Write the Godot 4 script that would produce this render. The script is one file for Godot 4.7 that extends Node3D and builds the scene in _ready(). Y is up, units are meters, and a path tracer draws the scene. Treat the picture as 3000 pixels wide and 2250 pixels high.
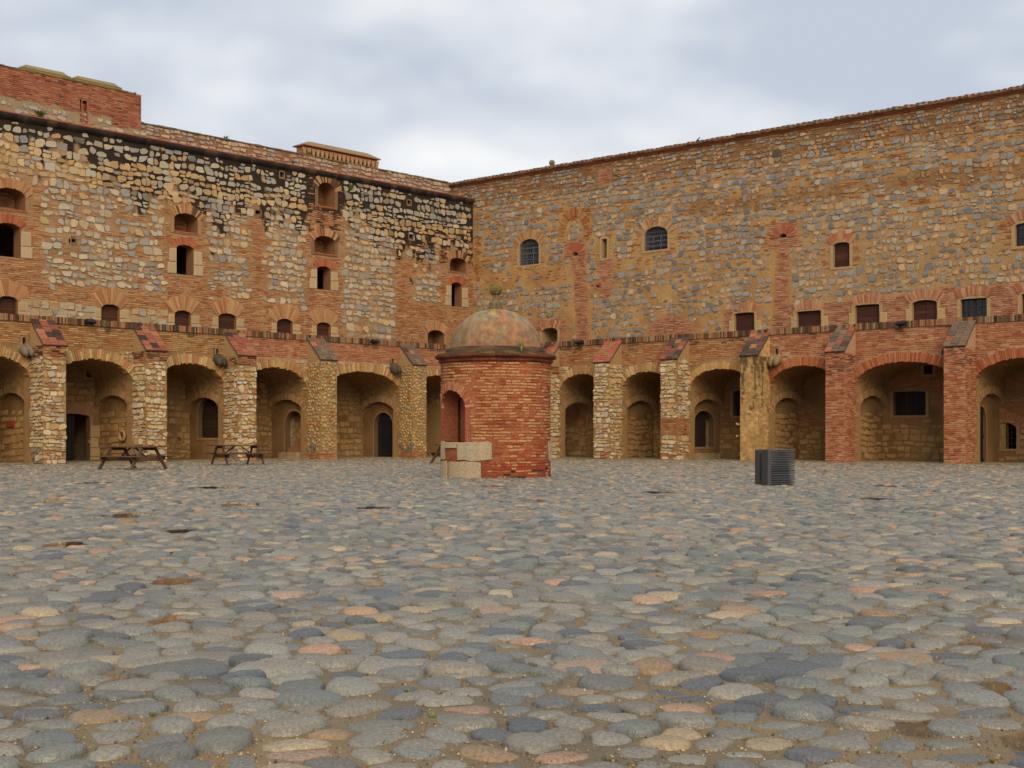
extends Node3D
# Courtyard of a brick and rubble fortress on an overcast, wet day.
# World frame: the camera stands at the origin 1.1 m above the cobbles and looks along -Z.
# Each wall has a frame of its own: x to the right along the wall, y up, z out into the courtyard,
# origin at the foot of the inner corner where the two walls meet.

const TURN := deg_to_rad(41.8)
const CORNER := Vector3(-2.23, 0, -79.12)
var eye := Vector3(0, 1.1, 0)
var rng := RandomNumberGenerator.new()
var noise_a := FastNoiseLite.new()
var noise_b := FastNoiseLite.new()
var mats := {}
var taken := {}

# ------------------------------------------------------------------ small helpers
func C(r: float, g: float, b: float) -> Color:
	return Color(r / 255.0, g / 255.0, b / 255.0).srgb_to_linear()

func pick(list: Array) -> Color:
	return list[rng.randi() % list.size()]

func vary(c: Color, amount: float) -> Color:
	var k := 1.0 + rng.randf_range(-amount, amount)
	var t := rng.randf_range(-amount, amount) * 0.25
	return Color(clampf(c.r * k * (1.0 + t), 0, 1), clampf(c.g * k, 0, 1), clampf(c.b * k * (1.0 - t), 0, 1))

func numbered(called: String) -> String:
	taken[called] = taken.get(called, -1) + 1
	return called if taken[called] == 0 else "%s_%03d" % [called, taken[called]]

func thing(called: String, label: String, category: String, at := Transform3D.IDENTITY, group := "", kind := "") -> Node3D:
	var o := Node3D.new()
	o.name = numbered(called)
	o.transform = at
	if label: o.set_meta("label", label)
	if category: o.set_meta("category", category)
	if group: o.set_meta("group", group)
	if kind: o.set_meta("kind", kind)
	add_child(o)
	return o

func holder(called: String, parent: Node3D, at := Transform3D.IDENTITY) -> Node3D:
	var o := Node3D.new()
	o.name = called
	o.transform = at
	parent.add_child(o, true)
	return o

# collects triangles; each piece keeps its own range so that it can be cut out as a mesh of its own
class Bag:
	var v := PackedVector3Array()
	var n := PackedVector3Array()
	var c := PackedColorArray()
	var i := PackedInt32Array()
	var cuts := []          # [first vertex, first index] of every piece
	func piece() -> void:
		cuts.append([v.size(), i.size()])
	func quad(a: Vector3, b: Vector3, d: Vector3, e: Vector3, col: Color) -> void:
		# a b d e run counter-clockwise seen from outside
		var nn := (b - a).cross(e - a)
		if nn.length_squared() < 1e-14:
			nn = (d - b).cross(e - b)
		nn = nn.normalized()
		var s := v.size()
		v.append(a); v.append(b); v.append(d); v.append(e)
		for k in 4:
			n.append(nn); c.append(col)
		i.append(s); i.append(s + 2); i.append(s + 1)
		i.append(s); i.append(s + 3); i.append(s + 2)
	func tri(a: Vector3, b: Vector3, d: Vector3, col: Color) -> void:
		var nn := (b - a).cross(d - a).normalized()
		var s := v.size()
		v.append(a); v.append(b); v.append(d)
		for k in 3:
			n.append(nn); c.append(col)
		i.append(s); i.append(s + 2); i.append(s + 1)
	# box between two corners in frame t; faces is a string of the faces wanted: l r d u b f
	func box(t: Transform3D, lo: Vector3, hi: Vector3, col: Color, faces := "lrdubf") -> void:
		var p := [t * Vector3(lo.x, lo.y, lo.z), t * Vector3(hi.x, lo.y, lo.z), t * Vector3(hi.x, hi.y, lo.z), t * Vector3(lo.x, hi.y, lo.z),
			t * Vector3(lo.x, lo.y, hi.z), t * Vector3(hi.x, lo.y, hi.z), t * Vector3(hi.x, hi.y, hi.z), t * Vector3(lo.x, hi.y, hi.z)]
		hexa(p, col, faces)
	func hexa(p: Array, col: Color, faces := "lrdubf") -> void:
		if "f" in faces: quad(p[4], p[5], p[6], p[7], col)
		if "b" in faces: quad(p[1], p[0], p[3], p[2], col)
		if "l" in faces: quad(p[0], p[4], p[7], p[3], col)
		if "r" in faces: quad(p[5], p[1], p[2], p[6], col)
		if "u" in faces: quad(p[7], p[6], p[2], p[3], col)
		if "d" in faces: quad(p[0], p[1], p[5], p[4], col)
	# box with chamfered long edges along x, for timber and plates
	func beam(t: Transform3D, lo: Vector3, hi: Vector3, ch: float, col: Color) -> void:
		var prof := [Vector2(lo.y + ch, lo.z), Vector2(lo.y, lo.z + ch), Vector2(lo.y, hi.z - ch), Vector2(lo.y + ch, hi.z),
			Vector2(hi.y - ch, hi.z), Vector2(hi.y, hi.z - ch), Vector2(hi.y, lo.z + ch), Vector2(hi.y - ch, lo.z)]
		for k in 8:
			var q: Vector2 = prof[k]
			var r: Vector2 = prof[(k + 1) % 8]
			quad(t * Vector3(lo.x, q.x, q.y), t * Vector3(hi.x, q.x, q.y), t * Vector3(hi.x, r.x, r.y), t * Vector3(lo.x, r.x, r.y), col)
		for k in range(1, 7):
			tri(t * Vector3(lo.x, prof[0].x, prof[0].y), t * Vector3(lo.x, prof[k].x, prof[k].y), t * Vector3(lo.x, prof[k + 1].x, prof[k + 1].y), col)
			tri(t * Vector3(hi.x, prof[0].x, prof[0].y), t * Vector3(hi.x, prof[k + 1].x, prof[k + 1].y), t * Vector3(hi.x, prof[k].x, prof[k].y), col)
	# smooth closed strip helper: rings of equal length, all vertices shared
	func rings(list: Array, cols: Array, closed := true, cap := true) -> void:
		var s := v.size()
		var m: int = list[0].size()
		for k in list.size():
			for q in m:
				v.append(list[k][q]); n.append(Vector3.ZERO); c.append(cols[k][q] if cols[k] is Array else cols[k])
		var s2 := i.size()
		var span := m if closed else m - 1
		for k in list.size() - 1:
			for q in span:
				var a := s + k * m + q
				var b := s + k * m + (q + 1) % m
				i.append(a); i.append(a + m); i.append(b)
				i.append(b); i.append(a + m); i.append(b + m)
		if cap:
			var mid := Vector3.ZERO
			for q in m: mid += list[-1][q]
			v.append(mid / m); n.append(Vector3.ZERO); c.append(cols[-1][0] if cols[-1] is Array else cols[-1])
			var top := s + (list.size() - 1) * m
			for q in m:
				i.append(top + q); i.append(v.size() - 1); i.append(top + (q + 1) % m)
		smooth(s, s2)
	func smooth(s: int, s2: int) -> void:
		for k in range(s2, i.size(), 3):
			var a := i[k]
			var b := i[k + 1]
			var d := i[k + 2]
			var nn := (v[d] - v[a]).cross(v[b] - v[a])
			n[a] += nn; n[b] += nn; n[d] += nn
		for k in range(s, v.size()):
			n[k] = n[k].normalized()
	func mesh(from := 0, ifrom := 0, to := -1, ito := -1, around := Vector3.ZERO) -> ArrayMesh:
		var arr := []
		arr.resize(Mesh.ARRAY_MAX)
		to = v.size() if to < 0 else to
		ito = i.size() if ito < 0 else ito
		var vv := v.slice(from, to)
		var ii := i.slice(ifrom, ito)
		if from or around != Vector3.ZERO:
			for k in vv.size(): vv[k] -= around
			for k in ii.size(): ii[k] -= from
		arr[Mesh.ARRAY_VERTEX] = vv
		arr[Mesh.ARRAY_NORMAL] = n.slice(from, to)
		arr[Mesh.ARRAY_COLOR] = c.slice(from, to)
		arr[Mesh.ARRAY_INDEX] = ii
		var m := ArrayMesh.new()
		m.add_surface_from_arrays(Mesh.PRIMITIVE_TRIANGLES, arr)
		return m
	func bend(r: float) -> void:
		# rolls a flat sheet (x along, z out) round a vertical cylinder of radius r
		for k in v.size():
			var p := v[k]
			var q := n[k]
			var s := sin(p.x / r)
			var o := cos(p.x / r)
			v[k] = Vector3(s * (r + p.z), p.y, o * (r + p.z))
			n[k] = Vector3(q.x * o + q.z * s, q.y, -q.x * s + q.z * o)

func put(called: String, bag: Bag, mat: Material, parent: Node3D, kind := "") -> MeshInstance3D:
	if bag.i.is_empty(): return null
	var o := MeshInstance3D.new()
	o.name = called
	o.mesh = bag.mesh()
	o.material_override = mat
	if kind: o.set_meta("kind", kind)
	parent.add_child(o, true)
	return o

# the `most` pieces that show largest become meshes of their own, the rest one part
func put_pieces(called: String, rest: String, bag: Bag, mat: Material, parent: Node3D, most := 300) -> void:
	if bag.cuts.is_empty(): return
	var g := parent.transform
	if parent.get_parent() != self and parent.get_parent() is Node3D:
		g = parent.get_parent().transform * g
	var order := []
	for k in bag.cuts.size():
		var v0: int = bag.cuts[k][0]
		var v1: int = bag.cuts[k + 1][0] if k + 1 < bag.cuts.size() else bag.v.size()
		var lo := bag.v[v0]
		var hi := lo
		for q in range(v0, v1):
			lo = lo.min(bag.v[q]); hi = hi.max(bag.v[q])
		var size := (hi - lo).length()
		var p := g * ((lo + hi) * 0.5)
		var score := size / maxf(-p.z, 0.5)
		if p.z > -3.9 or absf(p.x / p.z) > 0.375: score *= 0.01
		order.append([score, k])
	order.sort_custom(func(a, b): return a[0] > b[0])
	var chosen := {}
	for q in mini(most, order.size()):
		chosen[order[q][1]] = true
	var left := Bag.new()
	for k in bag.cuts.size():
		var v0: int = bag.cuts[k][0]
		var i0: int = bag.cuts[k][1]
		var v1: int = bag.cuts[k + 1][0] if k + 1 < bag.cuts.size() else bag.v.size()
		var i1: int = bag.cuts[k + 1][1] if k + 1 < bag.cuts.size() else bag.i.size()
		if chosen.has(k):
			var mid := Vector3.ZERO
			for q in range(v0, v1): mid += bag.v[q]
			mid /= v1 - v0
			var o := MeshInstance3D.new()
			o.name = called
			o.mesh = bag.mesh(v0, i0, v1, i1, mid)
			o.material_override = mat
			o.position = mid
			parent.add_child(o, true)
		else:
			var shift := left.v.size() - v0
			left.v.append_array(bag.v.slice(v0, v1))
			left.n.append_array(bag.n.slice(v0, v1))
			left.c.append_array(bag.c.slice(v0, v1))
			var ii := bag.i.slice(i0, i1)
			for q in ii.size(): ii[q] += shift
			left.i.append_array(ii)
	put(rest, left, mat, parent, "stuff")

# ------------------------------------------------------------------ materials
func noise_tex(freq: float, lo: float, hi: float, seed_: int, kind := FastNoiseLite.TYPE_SIMPLEX_SMOOTH, octaves := 7, size := 1024, tint := Color.WHITE) -> NoiseTexture2D:
	var f := FastNoiseLite.new()
	f.noise_type = kind
	f.frequency = freq
	f.seed = seed_
	f.fractal_octaves = octaves
	f.fractal_gain = 0.62
	var t := NoiseTexture2D.new()
	t.width = size
	t.height = size
	t.seamless = true
	t.noise = f
	var g := Gradient.new()
	g.offsets = PackedFloat32Array([0.25, 0.75])
	g.set_color(0, Color(lo, lo, lo))
	g.set_color(1, Color(hi * tint.r, hi * tint.g, hi * tint.b))
	t.color_ramp = g
	return t

func material(called: String, scale: float, lo: float, hi: float, rough: float, bump: float, seed_: int, freq := 0.02, spec := 0.4) -> StandardMaterial3D:
	var m := StandardMaterial3D.new()
	m.resource_name = called
	m.vertex_color_use_as_albedo = true
	m.roughness = rough
	m.metallic_specular = spec
	m.uv1_triplanar = true
	m.uv1_world_triplanar = true
	m.uv1_scale = Vector3.ONE * scale
	m.albedo_texture = noise_tex(freq, lo, hi, seed_)
	if bump > 0.0:
		m.heightmap_enabled = true
		m.heightmap_scale = bump
		m.heightmap_texture = noise_tex(freq * 2.0, 0.0, 1.0, seed_ + 7)
	mats[called] = m
	return m

func plain(called: String, col: Color, rough: float, metal := 0.0) -> StandardMaterial3D:
	var m := StandardMaterial3D.new()
	m.resource_name = called
	m.albedo_color = col
	m.roughness = rough
	m.metallic = metal
	mats[called] = m
	return m

func make_materials() -> void:
	var st := material("stone", 0.55, 0.62, 1.0, 0.85, 1.2, 11, 0.03)
	var ramp := Gradient.new()
	ramp.offsets = PackedFloat32Array([0.15, 0.4, 0.52, 0.66, 0.85])
	ramp.colors = PackedColorArray([Color(0.6, 0.64, 0.7), Color(0.86, 0.88, 0.9), Color(0.97, 0.95, 0.91), Color(1, 0.93, 0.8), Color(0.98, 0.86, 0.68)])
	st.albedo_texture.color_ramp = ramp
	material("brick", 0.7, 0.74, 1.0, 0.9, 0.8, 23, 0.035)
	material("mortar", 0.45, 0.74, 1.0, 0.95, 2.0, 31, 0.03)
	material("plaster", 0.3, 0.72, 1.0, 0.92, 0.6, 41, 0.012)
	material("wood", 0.8, 0.6, 1.0, 0.7, 0.6, 53, 0.03)
	material("tile", 0.8, 0.55, 1.0, 0.85, 0.5, 61, 0.02)
	material("slate", 1.1, 0.6, 1.0, 0.55, 0.7, 71, 0.03)
	material("leaf", 1.0, 0.8, 1.0, 0.7, 0.0, 81)
	var cob := material("cobble", 0.9, 0.74, 1.0, 0.42, 0.3, 91, 0.045, 0.55)
	cob.roughness_texture = noise_tex(0.012, 0.35, 1.0, 97)
	cob.roughness = 0.52
	var soil := material("soil", 1.6, 0.74, 1.0, 0.7, 0.5, 101, 0.05)
	soil.roughness_texture = noise_tex(0.01, 0.5, 1.0, 107)
	plain("iron", Color(0.13, 0.135, 0.15), 0.5, 0.3)
	plain("lead", Color(0.36, 0.38, 0.42), 0.6, 0.1)
	var glass := plain("glass", Color(0.12, 0.14, 0.16, 0.3), 0.08)
	glass.transparency = BaseMaterial3D.TRANSPARENCY_ALPHA
	var water := plain("water", Color(0.16, 0.11, 0.07, 0.35), 0.02)
	water.transparency = BaseMaterial3D.TRANSPARENCY_ALPHA

# ------------------------------------------------------------------ masonry engine
func clip_cell(poly: PackedVector2Array, mid: Vector2, nrm: Vector2) -> PackedVector2Array:
	var out := PackedVector2Array()
	var m := poly.size()
	if m == 0: return out
	var a := poly[m - 1]
	var da := (a - mid).dot(nrm)
	for k in m:
		var b := poly[k]
		var db := (b - mid).dot(nrm)
		if (da <= 0.0) != (db <= 0.0):
			out.append(a + (b - a) * (da / (da - db)))
		if db <= 0.0:
			out.append(b)
		a = b
		da = db
	return out

# irregular cells of a jittered, course-wise grid: returns [site, polygon] pairs
func cells(x0: float, x1: float, y0: float, y1: float, sx: float, sy: float, jit: Callable, drop := 0.0) -> Array:
	var nx := int(ceil((x1 - x0) / sx)) + 1
	var ny := int(ceil((y1 - y0) / sy)) + 1
	var site := PackedVector2Array()
	site.resize(nx * ny)
	for r in ny:
		for q in nx:
			var p := Vector2(x0 + (q + (0.5 if r % 2 else 0.0) + 0.0) * sx, y0 + (r + 0.5) * sy)
			var j: float = jit.call(p)
			site[r * nx + q] = p + Vector2(rng.randf_range(-j, j) * sx, rng.randf_range(-j, j) * sy)
			if drop > 0.0 and rng.randf() < drop: site[r * nx + q] = Vector2.INF
	var reach := 3 if drop > 0.0 else 2
	var rows := 2 if drop > 0.0 else 1
	var wide := 1.4 if drop > 0.0 else 1.0
	var out := []
	for r in ny:
		for q in nx:
			var s := site[r * nx + q]
			if s == Vector2.INF: continue
			var ex := sx * wide
			var ey := sy * wide
			var poly := PackedVector2Array([s + Vector2(-ex, -ey), s + Vector2(ex, -ey), s + Vector2(ex, ey), s + Vector2(-ex, ey)])
			for dr in range(-rows, rows + 1):
				var rr := r + dr
				if rr < 0 or rr >= ny: continue
				for dq in range(-reach, reach + 1):
					var qq := q + dq
					if qq < 0 or qq >= nx or (dq == 0 and dr == 0): continue
					var o := site[rr * nx + qq]
					if o == Vector2.INF: continue
					poly = clip_cell(poly, (s + o) * 0.5, o - s)
			if poly.size() >= 3:
				out.append([s, poly])
	return out

# rubble laid in rough courses: returns [middle, polygon] pairs of uneven four- to seven-sided blocks
func coursed(x0: float, x1: float, y0: float, y1: float, h0: float, h1: float, w0: float, w1: float, jit := 0.12, split := 0.2) -> Array:
	var out := []
	var y := y0
	while y < y1:
		var h := rng.randf_range(h0, h1)
		var x := x0 - rng.randf() * w1
		while x < x1:
			var w := lerpf(w0, w1, pow(rng.randf(), 1.4))
			var wave := h0 * 0.55 * noise_a.get_noise_2d(x * 1.6, y * 0.8 + 17.0)
			var parts := [[0.0, rng.randf_range(0.72, 1.04)]]
			if rng.randf() < split and w < w1 * 0.75:
				var k := rng.randf_range(0.35, 0.65)
				parts = [[0.0, k], [k, 1.0 - k]]
			for p in parts:
				var lo: float = y + wave + h * p[0] + (h * maxf(0.0, 1.0 - p[1]) * rng.randf() if parts.size() == 1 else 0.0)
				var hh: float = h * p[1]
				var poly := PackedVector2Array()
				var box := [Vector2(x, lo), Vector2(x + w, lo), Vector2(x + w, lo + hh), Vector2(x, lo + hh)]
				for k in 4:
					var c: Vector2 = box[k] + Vector2(rng.randf_range(-jit, jit) * minf(w, 0.4), rng.randf_range(-jit, jit) * hh)
					if rng.randf() < jit * 4.0:
						var back: Vector2 = box[(k + 3) % 4]
						var fore: Vector2 = box[(k + 1) % 4]
						poly.append(c.lerp(back, rng.randf_range(0.12, 0.42)))
						poly.append(c.lerp(fore, rng.randf_range(0.12, 0.42)))
					else:
						poly.append(c)
				out.append([Vector2(x + w * 0.5, lo + hh * 0.5), poly])
			x += w
		y += h
	return out

# one stone from a cell: rounded outline, domed face, standing `rise` out of the plane z = 0 of frame t
func stone(bag: Bag, t: Transform3D, s: Vector2, poly: PackedVector2Array, gap: float, rise: float, col: Color, m := 9, soft := 0.5, flat := 0.62, lift := 0.0, tilt := Vector2.ZERO) -> void:
	var mid := Vector2.ZERO
	for p in poly: mid += p
	mid /= poly.size()
	var rad := PackedFloat32Array()
	rad.resize(m)
	var turn := rng.randf() * TAU / m
	for k in m:
		var d := Vector2.from_angle(turn + TAU * k / m)
		var far := 9.0
		var a := poly[poly.size() - 1]
		for b in poly:
			var e := b - a
			var den := d.cross(e)
			if absf(den) > 1e-9:
				var w := (a - mid).cross(e) / den
				if w > 0.0 and w < far:
					var u := (a - mid).cross(d) / den
					if u >= -0.001 and u <= 1.001: far = w
			a = b
		rad[k] = maxf(far - gap, 0.02) if far < 9.0 else 0.02
	var base := []
	var rr := PackedFloat32Array()
	rr.resize(m)
	for k in m:
		rr[k] = lerpf(rad[k], (rad[(k + m - 1) % m] + rad[(k + 1) % m]) * 0.5, soft) * rng.randf_range(0.93, 1.05)
	var r0 := []
	var r1 := []
	var r2 := []
	for k in m:
		var d := Vector2.from_angle(turn + TAU * k / m)
		var p := mid + d * rr[k]
		var q := mid + d * rr[k] * 0.9
		var w := mid + d * rr[k] * flat
		r0.append(t * Vector3(p.x, p.y, -0.035 + lift))
		r1.append(t * Vector3(q.x, q.y, lift + rise * rng.randf_range(0.45, 0.7) + (q - mid).dot(tilt)))
		r2.append(t * Vector3(w.x, w.y, lift + rise * rng.randf_range(0.85, 1.05) + (w - mid).dot(tilt)))
	bag.piece()
	bag.rings([r0, r1, r2], [col, col, col])

# an angular quarry stone: broken outline, flat uneven face, two tones mottled over it
func rubble(bag: Bag, t: Transform3D, poly: PackedVector2Array, gap: float, rise: float, col: Color, other: Color, mix := 0.5) -> void:
	var mid := Vector2.ZERO
	for p in poly: mid += p
	mid /= poly.size()
	var line := PackedVector2Array()
	var m := poly.size()
	for k in m:
		var a := poly[k]
		var b := poly[(k + 1) % m]
		var l := a.distance_to(mid)
		if a.distance_to(poly[(k + m - 1) % m]) > 0.05:
			line.append(mid + (a - mid) * maxf(0.25, (l - gap * rng.randf_range(0.8, 1.6)) / l) + Vector2(rng.randf_range(-0.012, 0.012), rng.randf_range(-0.01, 0.01)))
		if a.distance_to(b) > 0.13:
			var w := a.lerp(b, rng.randf_range(0.35, 0.65))
			l = w.distance_to(mid)
			line.append(mid + (w - mid) * maxf(0.25, (l - gap * rng.randf_range(0.5, 1.1)) / l * rng.randf_range(0.94, 1.06)))
	m = line.size()
	if m < 4: return
	var r0 := []
	var r1 := []
	var c0 := []
	var c1 := []
	var lean := Vector2(rng.randf_range(-0.08, 0.08), rng.randf_range(-0.1, 0.06))
	for k in m:
		var p := line[k]
		var q := mid + (p - mid) * 0.93
		r0.append(t * Vector3(p.x, p.y, -0.035))
		r1.append(t * Vector3(q.x, q.y, rise * rng.randf_range(0.6, 1.0) + (q - mid).dot(lean)))
		var c := col.lerp(other, rng.randf() * mix)
		c0.append(c)
		c1.append(c)
	bag.piece()
	bag.rings([r0, r1], [c0, c1], true, false)
	bag.rings([r1], [c1])

# one brick standing out of the plane, without its back
func brick(bag: Bag, t: Transform3D, x0: float, x1: float, y0: float, y1: float, z: float, col: Color, back := -0.02) -> void:
	var j := 0.006
	var s := rng.randf_range(-j, j)
	var p := [t * Vector3(x0, y0, back), t * Vector3(x1, y0, back), t * Vector3(x1, y1, back), t * Vector3(x0, y1, back),
		t * Vector3(x0 + rng.randf() * j, y0 + s + rng.randf() * j, z), t * Vector3(x1 - rng.randf() * j, y0 - s + rng.randf() * j, z + rng.randf_range(-j, j)),
		t * Vector3(x1 - rng.randf() * j, y1 - s - rng.randf() * j, z), t * Vector3(x0 + rng.randf() * j, y1 + s - rng.randf() * j, z + rng.randf_range(-j, j))]
	bag.piece()
	bag.hexa(p, col, "flrud")

# courses of bricks over a rectangle; allow(x, y) says where, tone(x, y) gives the colour
func courses(bag: Bag, t: Transform3D, x0: float, x1: float, y0: float, y1: float, pitch: float, length: float, allow: Callable, tone: Callable, miss := 0.06, proud := 0.022, back := -0.02) -> void:
	var y := y0
	var row := 0
	while y + pitch * 0.6 < y1:
		var x := x0 - rng.randf() * length
		var hh := pitch * rng.randf_range(0.56, 0.7)
		while x < x1:
			var w := length * rng.randf_range(0.6, 1.25)
			var xa := maxf(x, x0)
			var xb := minf(x + w - pitch * 0.2, x1)
			var wave := 0.02 * noise_a.get_noise_2d(x * 2.0, y * 6.0 + 40.0)
			if xb - xa > 0.05 and rng.randf() > miss and allow.call((xa + xb) * 0.5, y + hh * 0.5) and allow.call(xa, y + hh * 0.5) and allow.call(xb, y + hh * 0.5):
				brick(bag, t, xa, xb, y + wave, y + wave + hh, proud * rng.randf_range(0.3, 1.15), tone.call(x, y), back)
			x += w
		y += pitch * rng.randf_range(0.94, 1.06)
		row += 1

# outline of an arched opening (left foot, up, over, down to right foot)
func arch_line(x0: float, x1: float, ys: float, yc: float, seg := 14) -> PackedVector2Array:
	var out := PackedVector2Array()
	var c := (x0 + x1) * 0.5
	var w := (x1 - x0) * 0.5
	for k in seg + 1:
		var a := PI - PI * k / seg
		out.append(Vector2(c + w * cos(a), ys + (yc - ys) * sin(a)))
	return out

func opening(x0: float, x1: float, y0: float, ys: float, yc: float, seg := 14) -> Dictionary:
	var line := PackedVector2Array([Vector2(x0, y0)])
	line.append_array(arch_line(x0, x1, ys, yc, seg))
	line.append(Vector2(x1, y0))
	return {"x0": x0, "x1": x1, "y0": y0, "ys": ys, "yc": yc, "line": line}

func inside(o: Dictionary, x: float, y: float, grow: float) -> bool:
	if x < o.x0 - grow or x > o.x1 + grow or y < o.y0 - grow or y > o.yc + grow: return false
	if y <= o.ys: return true
	var c: float = (o.x0 + o.x1) * 0.5
	var a: float = (o.x1 - o.x0) * 0.5 + grow
	var b: float = maxf(o.yc - o.ys, 0.01) + grow
	return pow((x - c) / a, 2) + pow((y - o.ys) / b, 2) <= 1.0

# uneven mortar sheet over a rectangle with openings left out
func sheet(bag: Bag, t: Transform3D, x0: float, x1: float, y0: float, y1: float, cell: float, holes: Array, tone: Callable, rough := 0.012) -> void:
	var nx := int(ceil((x1 - x0) / cell))
	var ny := int(ceil((y1 - y0) / cell))
	var s := bag.v.size()
	var s2 := bag.i.size()
	for r in ny + 1:
		for q in nx + 1:
			var x := x0 + (x1 - x0) * q / nx
			var y := y0 + (y1 - y0) * r / ny
			var z := rough * (noise_a.get_noise_2d(x * 5.0, y * 5.0) + 0.5 * noise_b.get_noise_2d(x * 16.0, y * 16.0))
			bag.v.append(t * Vector3(x, y, z))
			bag.n.append(Vector3.ZERO)
			bag.c.append(tone.call(x, y))
	for r in ny:
		for q in nx:
			var x := x0 + (x1 - x0) * (q + 0.5) / nx
			var y := y0 + (y1 - y0) * (r + 0.5) / ny
			var gone := false
			for h in holes:
				if inside(h, x, y, cell * 0.75):
					gone = true
					break
			if gone: continue
			var a := s + r * (nx + 1) + q
			var b := a + nx + 1
			bag.i.append(a); bag.i.append(b); bag.i.append(a + 1)
			bag.i.append(a + 1); bag.i.append(b); bag.i.append(b + 1)
	bag.smooth(s, s2)

# mortar collar round an opening, and its reveal going back by `deep`
func collar(bag: Bag, t: Transform3D, o: Dictionary, wide: float, z: float, deep: float, col: Color, inner: Color, sill := true) -> void:
	var line: PackedVector2Array = o.line
	var c: float = (o.x0 + o.x1) * 0.5
	var out := PackedVector2Array()
	for p in line:
		if p.y <= o.ys + 0.001:
			out.append(p + Vector2(-wide if p.x < c else wide, 0))
		else:
			out.append(p + Vector2(p.x - c, (p.y - o.ys) + 0.15).normalized() * wide)
	for k in line.size() - 1:
		var a := line[k]
		var b := line[k + 1]
		bag.quad(t * Vector3(a.x, a.y, z), t * Vector3(b.x, b.y, z), t * Vector3(out[k + 1].x, out[k + 1].y, z), t * Vector3(out[k].x, out[k].y, z), col)
		bag.quad(t * Vector3(a.x, a.y, -deep), t * Vector3(b.x, b.y, -deep), t * Vector3(b.x, b.y, z), t * Vector3(a.x, a.y, z), inner)
	if sill:
		bag.quad(t * Vector3(o.x0, o.y0, z), t * Vector3(o.x1, o.y0, z), t * Vector3(o.x1, o.y0, -deep), t * Vector3(o.x0, o.y0, -deep), inner)
		bag.quad(t * Vector3(o.x0 - wide, o.y0 - 0.1, z), t * Vector3(o.x1 + wide, o.y0 - 0.1, z), t * Vector3(o.x1 + wide, o.y0, z), t * Vector3(o.x0 - wide, o.y0, z), col)

# bricks or stones set radially over an arch
func voussoirs(bag: Bag, t: Transform3D, x0: float, x1: float, ys: float, yc: float, thick: float, pitch: float, z: float, tone: Callable, rough := 0.02, splay := 1.0, back := -0.05) -> void:
	var line := arch_line(x0, x1, ys, yc, 48)
	var total := 0.0
	for k in line.size() - 1: total += line[k].distance_to(line[k + 1])
	var num := int(maxf(3.0, round(total / pitch)))
	var step := total / num
	var c := Vector2((x0 + x1) * 0.5, 0)
	var rise := maxf(yc - ys, 0.05)
	var half := (x1 - x0) * 0.5
	var cy := yc - (half * half + rise * rise) / (2.0 * rise)
	for k in num:
		var at := []
		for e in [k * step + step * 0.1, (k + 1) * step - step * 0.1]:
			var left: float = e
			for q in line.size() - 1:
				var l := line[q].distance_to(line[q + 1])
				if left <= l or q == line.size() - 2:
					at.append(line[q].lerp(line[q + 1], clampf(left / l, 0, 1)))
					break
				left -= l
		var mid: Vector2 = (at[0] + at[1]) * 0.5
		var ell := Vector2((mid.x - c.x) / (half * half), (mid.y - ys) / (rise * rise)).normalized()
		var seg := (mid - Vector2(c.x, minf(cy, ys - 0.05))).normalized()
		var d := ell.lerp(seg, splay).normalized()
		var th := thick * rng.randf_range(1.0 - rough * 6.0, 1.0 + rough * 4.0)
		var fan := Vector2(d.y, -d.x) * (thick * step / maxf(half, 0.3)) * 0.4
		var drop := rng.randf_range(-rough, rough * 0.5)
		var a: Vector2 = at[0] + d * drop
		var b: Vector2 = at[1] + d * drop
		var e2 := b + d * th + fan
		var f2 := a + d * th - fan
		var zz := z * rng.randf_range(0.5, 1.2)
		var p := [t * Vector3(a.x, a.y, back), t * Vector3(b.x, b.y, back), t * Vector3(e2.x, e2.y, back), t * Vector3(f2.x, f2.y, back),
			t * Vector3(a.x, a.y, zz), t * Vector3(b.x, b.y, zz), t * Vector3(e2.x, e2.y, zz), t * Vector3(f2.x, f2.y, zz)]
		bag.piece()
		bag.hexa(p, tone.call(mid.x, mid.y), "flrud")

func lathe(bag: Bag, t: Transform3D, prof: Array, seg: int, tone: Callable, from := 0.0, to := TAU) -> void:
	var s := bag.v.size()
	var s2 := bag.i.size()
	for k in prof.size():
		for q in seg + 1:
			var a := from + (to - from) * q / seg
			var p: Vector2 = prof[k]
			var w := Vector3(sin(a) * p.x, p.y, cos(a) * p.x)
			bag.v.append(t * w)
			bag.n.append(Vector3.ZERO)
			bag.c.append(tone.call(a, p.y))
	for k in prof.size() - 1:
		for q in seg:
			var a := s + k * (seg + 1) + q
			var b := a + seg + 1
			bag.i.append(a); bag.i.append(b); bag.i.append(a + 1)
			bag.i.append(a + 1); bag.i.append(b); bag.i.append(b + 1)
	bag.smooth(s, s2)

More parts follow.
